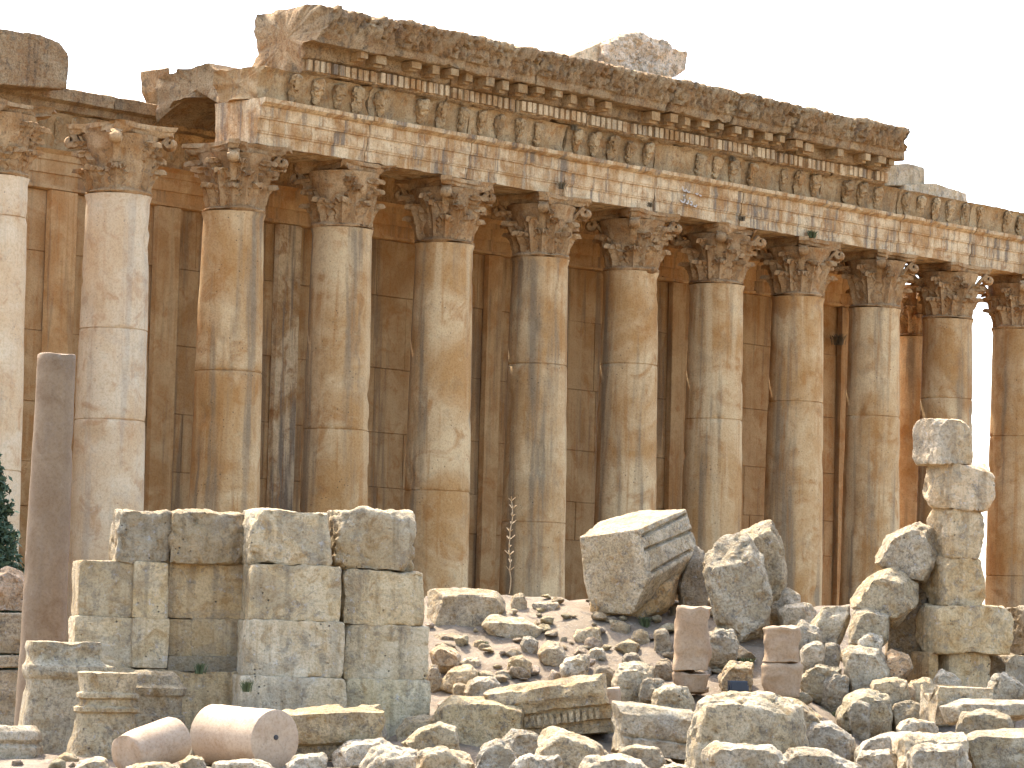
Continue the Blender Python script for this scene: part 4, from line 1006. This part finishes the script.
pedestal('moulded_block', 'shorter moulded block with dark bands leaning on the taller flaring one', (103, 768), 70.4, [(0, .84, .62, -.02), (.35, .72, .52, -.01), (.75, .63, .46, .01), (1.1, .58, .43, .02), (1.14, .66, .50, .03), (1.22, .66, .50, .03), (1.26, .58, .42, .03), (1.38, .56, .40, .03), (1.42, .64, .48, .04), (1.50, .64, .48, .04), (1.54, .56, .42, .03), (1.78, .58, .44, .03), (1.92, .60, .46, .03)], 0, 0, 812, (.90, .82, .66), 14, 2.6)
pedestal('carved_block', 'small carved base with beaded bands between moulded blocks and fallen drum', (152, 750), 73.0, [(0, .74, .6, 0), (.45, .70, .55, 0), (.5, .66, .5, 0), (.72, .66, .5, 0), (.76, .58, .46, 0), (1.12, .60, .47, 0), (1.16, .66, .52, 0), (1.3, .68, .54, 0), (1.36, .6, .46, 0), (1.56, .52, .4, 0), (1.66, .4, .3, 0)], 0, 0, 813, (.66, .60, .49), 14, 3.2)
pedestal('moulded_block', 'low round-edged base stone at the lower left corner', (8, 768), 69.5, [(0, .62, .6, 0), (.42, .64, .6, 0), (.5, .56, .52, 0), (.58, .62, .58, 0), (.72, .6, .55, 0), (.84, .48, .44, 0)], 0, 0, 814, (.86, .8, .7), 0)
# fallen pink drums
granite('granite_drum', 'fallen pink granite drum tilted with its cut end to the left', at(126, 756, 66.6), at(176, 738, 67.6), .44, .44, 821, 'granite drum', (1.08, .96, .88), ends=.012, group='fallen pink granite drums', bumps=.5)
o_ = granite('granite_drum', 'larger fallen pink granite drum with a small hole in its cut right end', at(214, 735, 69.9), at(276, 740, 68.4), .62, .60, 822, 'granite drum', (1.12, 1.02, .95), ends=.01, group='fallen pink granite drums', bumps=.5)
hv, hf = lathe([(.012, -.03), (.05, -.03), (.05, .012), (.03, .014), (.01, .014)], 14); hm_ = link('dowel_hole_shade', mesh_from('dowel_hole_shade', hv, hf), M['black'], o_); hm_.location = (0.05, 0.0, (at(276, 740, 68.4) - at(214, 735, 69.9)).length)  # solid black disc on the cut end, painting the shade inside a dowel hole

# stones at the far left edge behind the pillar
FR('pinkish rock at the left edge behind the pink pillar', [(-14, 575), (8, 565), (24, 572), (34, 592), (32, 612), (-14, 612)], D=81.8, rough=.06, tint=(1.05, .88, .76), sink=0, name='rock')
FR('upper squared block of the stack at the left edge', [(-20, 612), (32, 612), (33, 654), (-20, 654)], D=81.4, th=1.1, rough=.015, tint=(.85, .78, .66), front=.97, drop=0, sharp=40, sink=0, facets=0)
FR('thin slab between two blocks of the stack at the left edge', [(-20, 655), (33, 655), (34, 668), (-20, 668)], D=81.2, th=1.2, rough=.012, tint=(.95, .88, .76), front=.97, drop=0, sharp=40, sink=0, facets=0)
FR('lowest block of the stack at the left edge', [(-20, 669), (31, 669), (32, 742), (-20, 742)], D=81.2, th=1.2, rough=.015, tint=(.82, .74, .62), front=.97, drop=0, sharp=40, sink=0, facets=0)

# ------------------------------------------------------------------ floodlight
fl = empty('floodlight', at(738, 697, 77.2), R(12)); tag(fl, 'small black floodlight low between the two pink stubs', 'floodlight')
def bev(lst):
    v, f = boxes(lst); return mesh_from('p', v, f, False)
hv, hf = boxes([(-.2, .2, -.10, .12, .12, .36)]); hv[4:, 1] += .06; o = link('housing', mesh_from('housing', hv, hf, False), M['black'], fl)
gv, gf = boxes([(-.18, .18, -.115, -.102, .15, .33)]); gv[4:, 1] += .03; link('lens', mesh_from('lens', gv, gf, False), M['glass'], fl)
sv_, sf = boxes([(-.24, -.205, -.02, .02, 0, .26), (.205, .24, -.02, .02, 0, .26), (-.24, .24, -.03, .03, -.3, 0)]); link('bracket', mesh_from('bracket', sv_, sf, False), M['black'], fl)

# ------------------------------------------------------------------ weeds
def tuft(label, px, py, D, h, n, mat, seed, spread=.5, group='weeds in the ruins', z=None):
    rn = random.Random(seed); V = []; Fc = []
    for k in range(n * 3):
        a = rn.uniform(0, 6.28); r = rn.uniform(0, .3 * h * 3 * spread) * rn.random(); bx, by = r * math.cos(a), r * math.sin(a)
        hh = h * rn.uniform(.4, 1); lx, ly = math.cos(a) * hh * spread * rn.uniform(.2, 1), math.sin(a) * hh * spread * rn.uniform(.2, 1)
        w = hh * .035 * rn.uniform(.6, 1.4); s, c = math.sin(a * 3), math.cos(a * 3); b = len(V)
        for (u, ww) in ((0, .7), (.35, 1.2), (.7, .9), (1, .1)):
            x, y, zz = bx + lx * u * u, by + ly * u * u, hh * (u - .18 * u * u); V += [(x - c * w * ww, y - s * w * ww, zz), (x + c * w * ww, y + s * w * ww, zz)]
        for i in range(3): Fc.append((b + 2 * i, b + 2 * i + 1, b + 2 * i + 3, b + 2 * i + 2))
    o = link('weed_tuft', mesh_from('weed_tuft', V, Fc, False), M[mat]); o.location = at(px, py, D); tag(o, label, 'weed', group); return o
tufts = [(484, 648, None, .30, 60, 'grass', 'bright green weed on the dirt slope beside the flat pale stone'), (505, 680, None, .22, 40, 'grass', 'green weed low on the dirt slope above the fallen cornice'),
 (480, 676, None, .2, 30, 'grass', 'small weed right of the sloping brown stone'), (645, 627, None, .42, 90, 'grass', 'dark green clump in the shade under the tilted block'), (672, 615, None, .4, 50, 'dull', 'yellowish grass behind the taller pink stub'),
 (720, 645, None, .4, 80, 'grass', 'green clump under the rough grey boulder'), (746, 672, None, .55, 90, 'grass', 'green plant between the two pink stubs'), (803, 692, 78.4, .35, 70, 'grass', 'weeds right of the shorter pink stub'),
 (838, 694, 78.4, .35, 70, 'grass', 'weeds below the broad grey boulder'), (906, 690, 78.4, .7, 90, 'grass', 'dark ivy-like weed climbing at the foot of the pier'), (572, 645, None, .18, 30, 'dull', 'small dull weed in the middle of the slope'),
 (200, 674, 74.3, .38, 60, 'grass', 'dark green weed growing in the recess of the ruined wall'), (247, 692, 72.9, .42, 40, 'grass', 'narrow weed hanging on the left corner of the ruined wall')]
for k, (x, y, D, h, n, m_, lb) in enumerate(tufts):
    t_ = tuft(lb, x, y, D or hit(x, y) or 80, h * .8, n, m_, 900 + k)
    if not (74 > (D or 80) > 72 or D == 74.3): t_.location.z = float(terrain(t_.location.x, t_.location.y)) - .03
def on_temple(label, x, y, o, h, seed, mat='dull'):
    p = onplane(x, y, tw(0, o, 0), TN); t = tuft(label, 0, 0, 50, h, 70, mat, seed, .6, 'weeds on the temple'); t.location = p
on_temple('weed on the entablature joint above the fourth column from the broken end', 562, 189, 1.15, 0.28, 931); on_temple('weed above the golden column behind the tilted block', 650, 207, 1.15, 0.21, 932)
on_temple('weed on the capital above the column between tilted block and grey boulder', 742, 221, 1.15, 0.24, 933); on_temple('green weed hanging at the architrave above the dark streaked column', 812, 238, 1.15, 0.35, 934, 'grass')
on_temple('weed in the frieze left of the middle', 574, 130, 1.15, 0.24, 935); on_temple('weed in the frieze right of the middle', 732, 161, 1.15, 0.21, 936)
on_temple('dark bush hanging on the inner wall corner between two columns at the right', 838, 345, OW + .45, .55, 937, 'dull')
# dry tall stalk
p = at(509, 594, 85.0); V = []; Fc = []
rn = random.Random(5)
stem = [(rn.uniform(-.02, .02) + .03 * math.sin(k * .8), rn.uniform(-.02, .02), k * .19) for k in range(13)]
def tube(pts, r):
    b0 = len(V)
    for (x, y, z) in pts:
        for k in range(4): V.append((x + r * math.cos(k * 1.57), y + r * math.sin(k * 1.57), z))
    for i in range(len(pts) - 1):
        for k in range(4): Fc.append((b0 + i * 4 + k, b0 + i * 4 + (k + 1) % 4, b0 + (i + 1) * 4 + (k + 1) % 4, b0 + (i + 1) * 4 + k))
tube(stem, .014)
for k in range(46):
    i = rn.randrange(3, 13); a = rn.uniform(0, 6.28); s = Vector(stem[i]); L = rn.uniform(.05, .14); e2 = s + Vector((math.cos(a) * L, math.sin(a) * L, L * .9)); tube([tuple(s), tuple(e2)], .012)
o = link('dry_stalk', mesh_from('dry_stalk', V, Fc, False), M['dry']); o.location = p; tag(o, 'tall dry brown stalk standing on the mound crest', 'dry plant')

# ------------------------------------------------------------------ conifer at the left edge
tb0 = at(-17, 700, 83.5); tz = float(terrain(tb0.x, tb0.y)); tr = empty('conifer_tree', (tb0.x, tb0.y, tz)); tag(tr, 'dark green conifer poking in at the left edge of the photo', 'tree')
Ht = at(-22, 452, 83.5).z - tz
V, Fc = lathe([(.16 * (1 - u) + .015, Ht * u) for u in np.linspace(0, 1, 12)], 8); link('trunk', mesh_from('trunk', V, Fc), M['bark'], tr)
V = []; Fc = []; rn = random.Random(11)
for lev in range(34):
    u = lev / 33; z = Ht * (.10 + .88 * u); rad = 1.55 * (1 - u) ** .75 + .10
    for b_ in range(13):
        a = rn.uniform(0, 6.28); L = rad * rn.uniform(.7, 1.05)
        for s in range(int(16 + 34 * L)):
            v = rn.uniform(.1, 1); c = Vector((math.cos(a) * L * v, math.sin(a) * L * v, z - .25 * L * v * v + .1 * v)) + Vector((rn.gauss(0, .05), rn.gauss(0, .05), rn.gauss(0, .05)))
            d1 = Vector((rn.gauss(0, 1), rn.gauss(0, 1), rn.gauss(0, 1))).normalized() * .10; d2 = d1.cross(Vector((rn.gauss(0, 1), rn.gauss(0, 1), rn.gauss(0, 1)))).normalized() * .04
            i = len(V); V += [tuple(c - d1), tuple(c + d2), tuple(c + d1), tuple(c - d2)]; Fc.append((i, i + 1, i + 2, i + 3))
link('crown', mesh_from('crown', V, Fc, False), M['leaf'], tr)

# ------------------------------------------------------------------ loose stones scattered on the slope and among the blocks
SM = []
for s in range(8):
    rn = random.Random(950 + s); pts = [Vector((rn.gauss(0, 1), rn.gauss(0, 1), rn.gauss(0, .7))).normalized() * rn.uniform(.8, 1.1) for _ in range(14)]
    pts = [Vector((p.x, p.y * .9, p.z * .75)) for p in pts]; c = sum(pts, Vector()) / len(pts); pts = [p - c for p in pts]
    V, Fc = box_grid((2, 1.8, 1.5), .22); V = carve(V, Fc, hull_planes(pts), .10, 950 + s, 1.0, 16, .4)
    me = mesh_from('loose_stone', V, Fc); me.materials.append(M['rock']); SM.append(me)
rn = random.Random(99)
cnt = 0
def scatter(n, xr, yr, smin, smax):
    for _ in range(n):
        x, y = rn.uniform(*xr), rn.uniform(*yr); D = hit(x, y)
        if D is None or D > 88.5: continue
        s = rn.uniform(smin, smax) * (1 if rn.random() < .8 else 1.7)
        o = link('loose_stone', rn.choice(SM)); p = at(x, y, D); o.location = (p.x, p.y, float(terrain(p.x, p.y)) + s * .25); o.scale = (s, s * rn.uniform(.8, 1.2), s * rn.uniform(.6, 1)); o.rotation_euler = (0, 0, rn.uniform(0, 6.28))
        k = rn.uniform(.85, 1.15); o.color = (k, k * rn.uniform(.88, .97), k * rn.uniform(.7, .9), 1)
        tag(o, 'small loose stone lying among the rubble and dirt', 'stone', 'small loose stones')
scatter(130, (430, 700), (598, 690), .08, .26); scatter(70, (690, 930), (608, 735), .10, .36); scatter(60, (430, 1024), (700, 768), .12, .36); scatter(38, (0, 430), (745, 768), .06, .20)
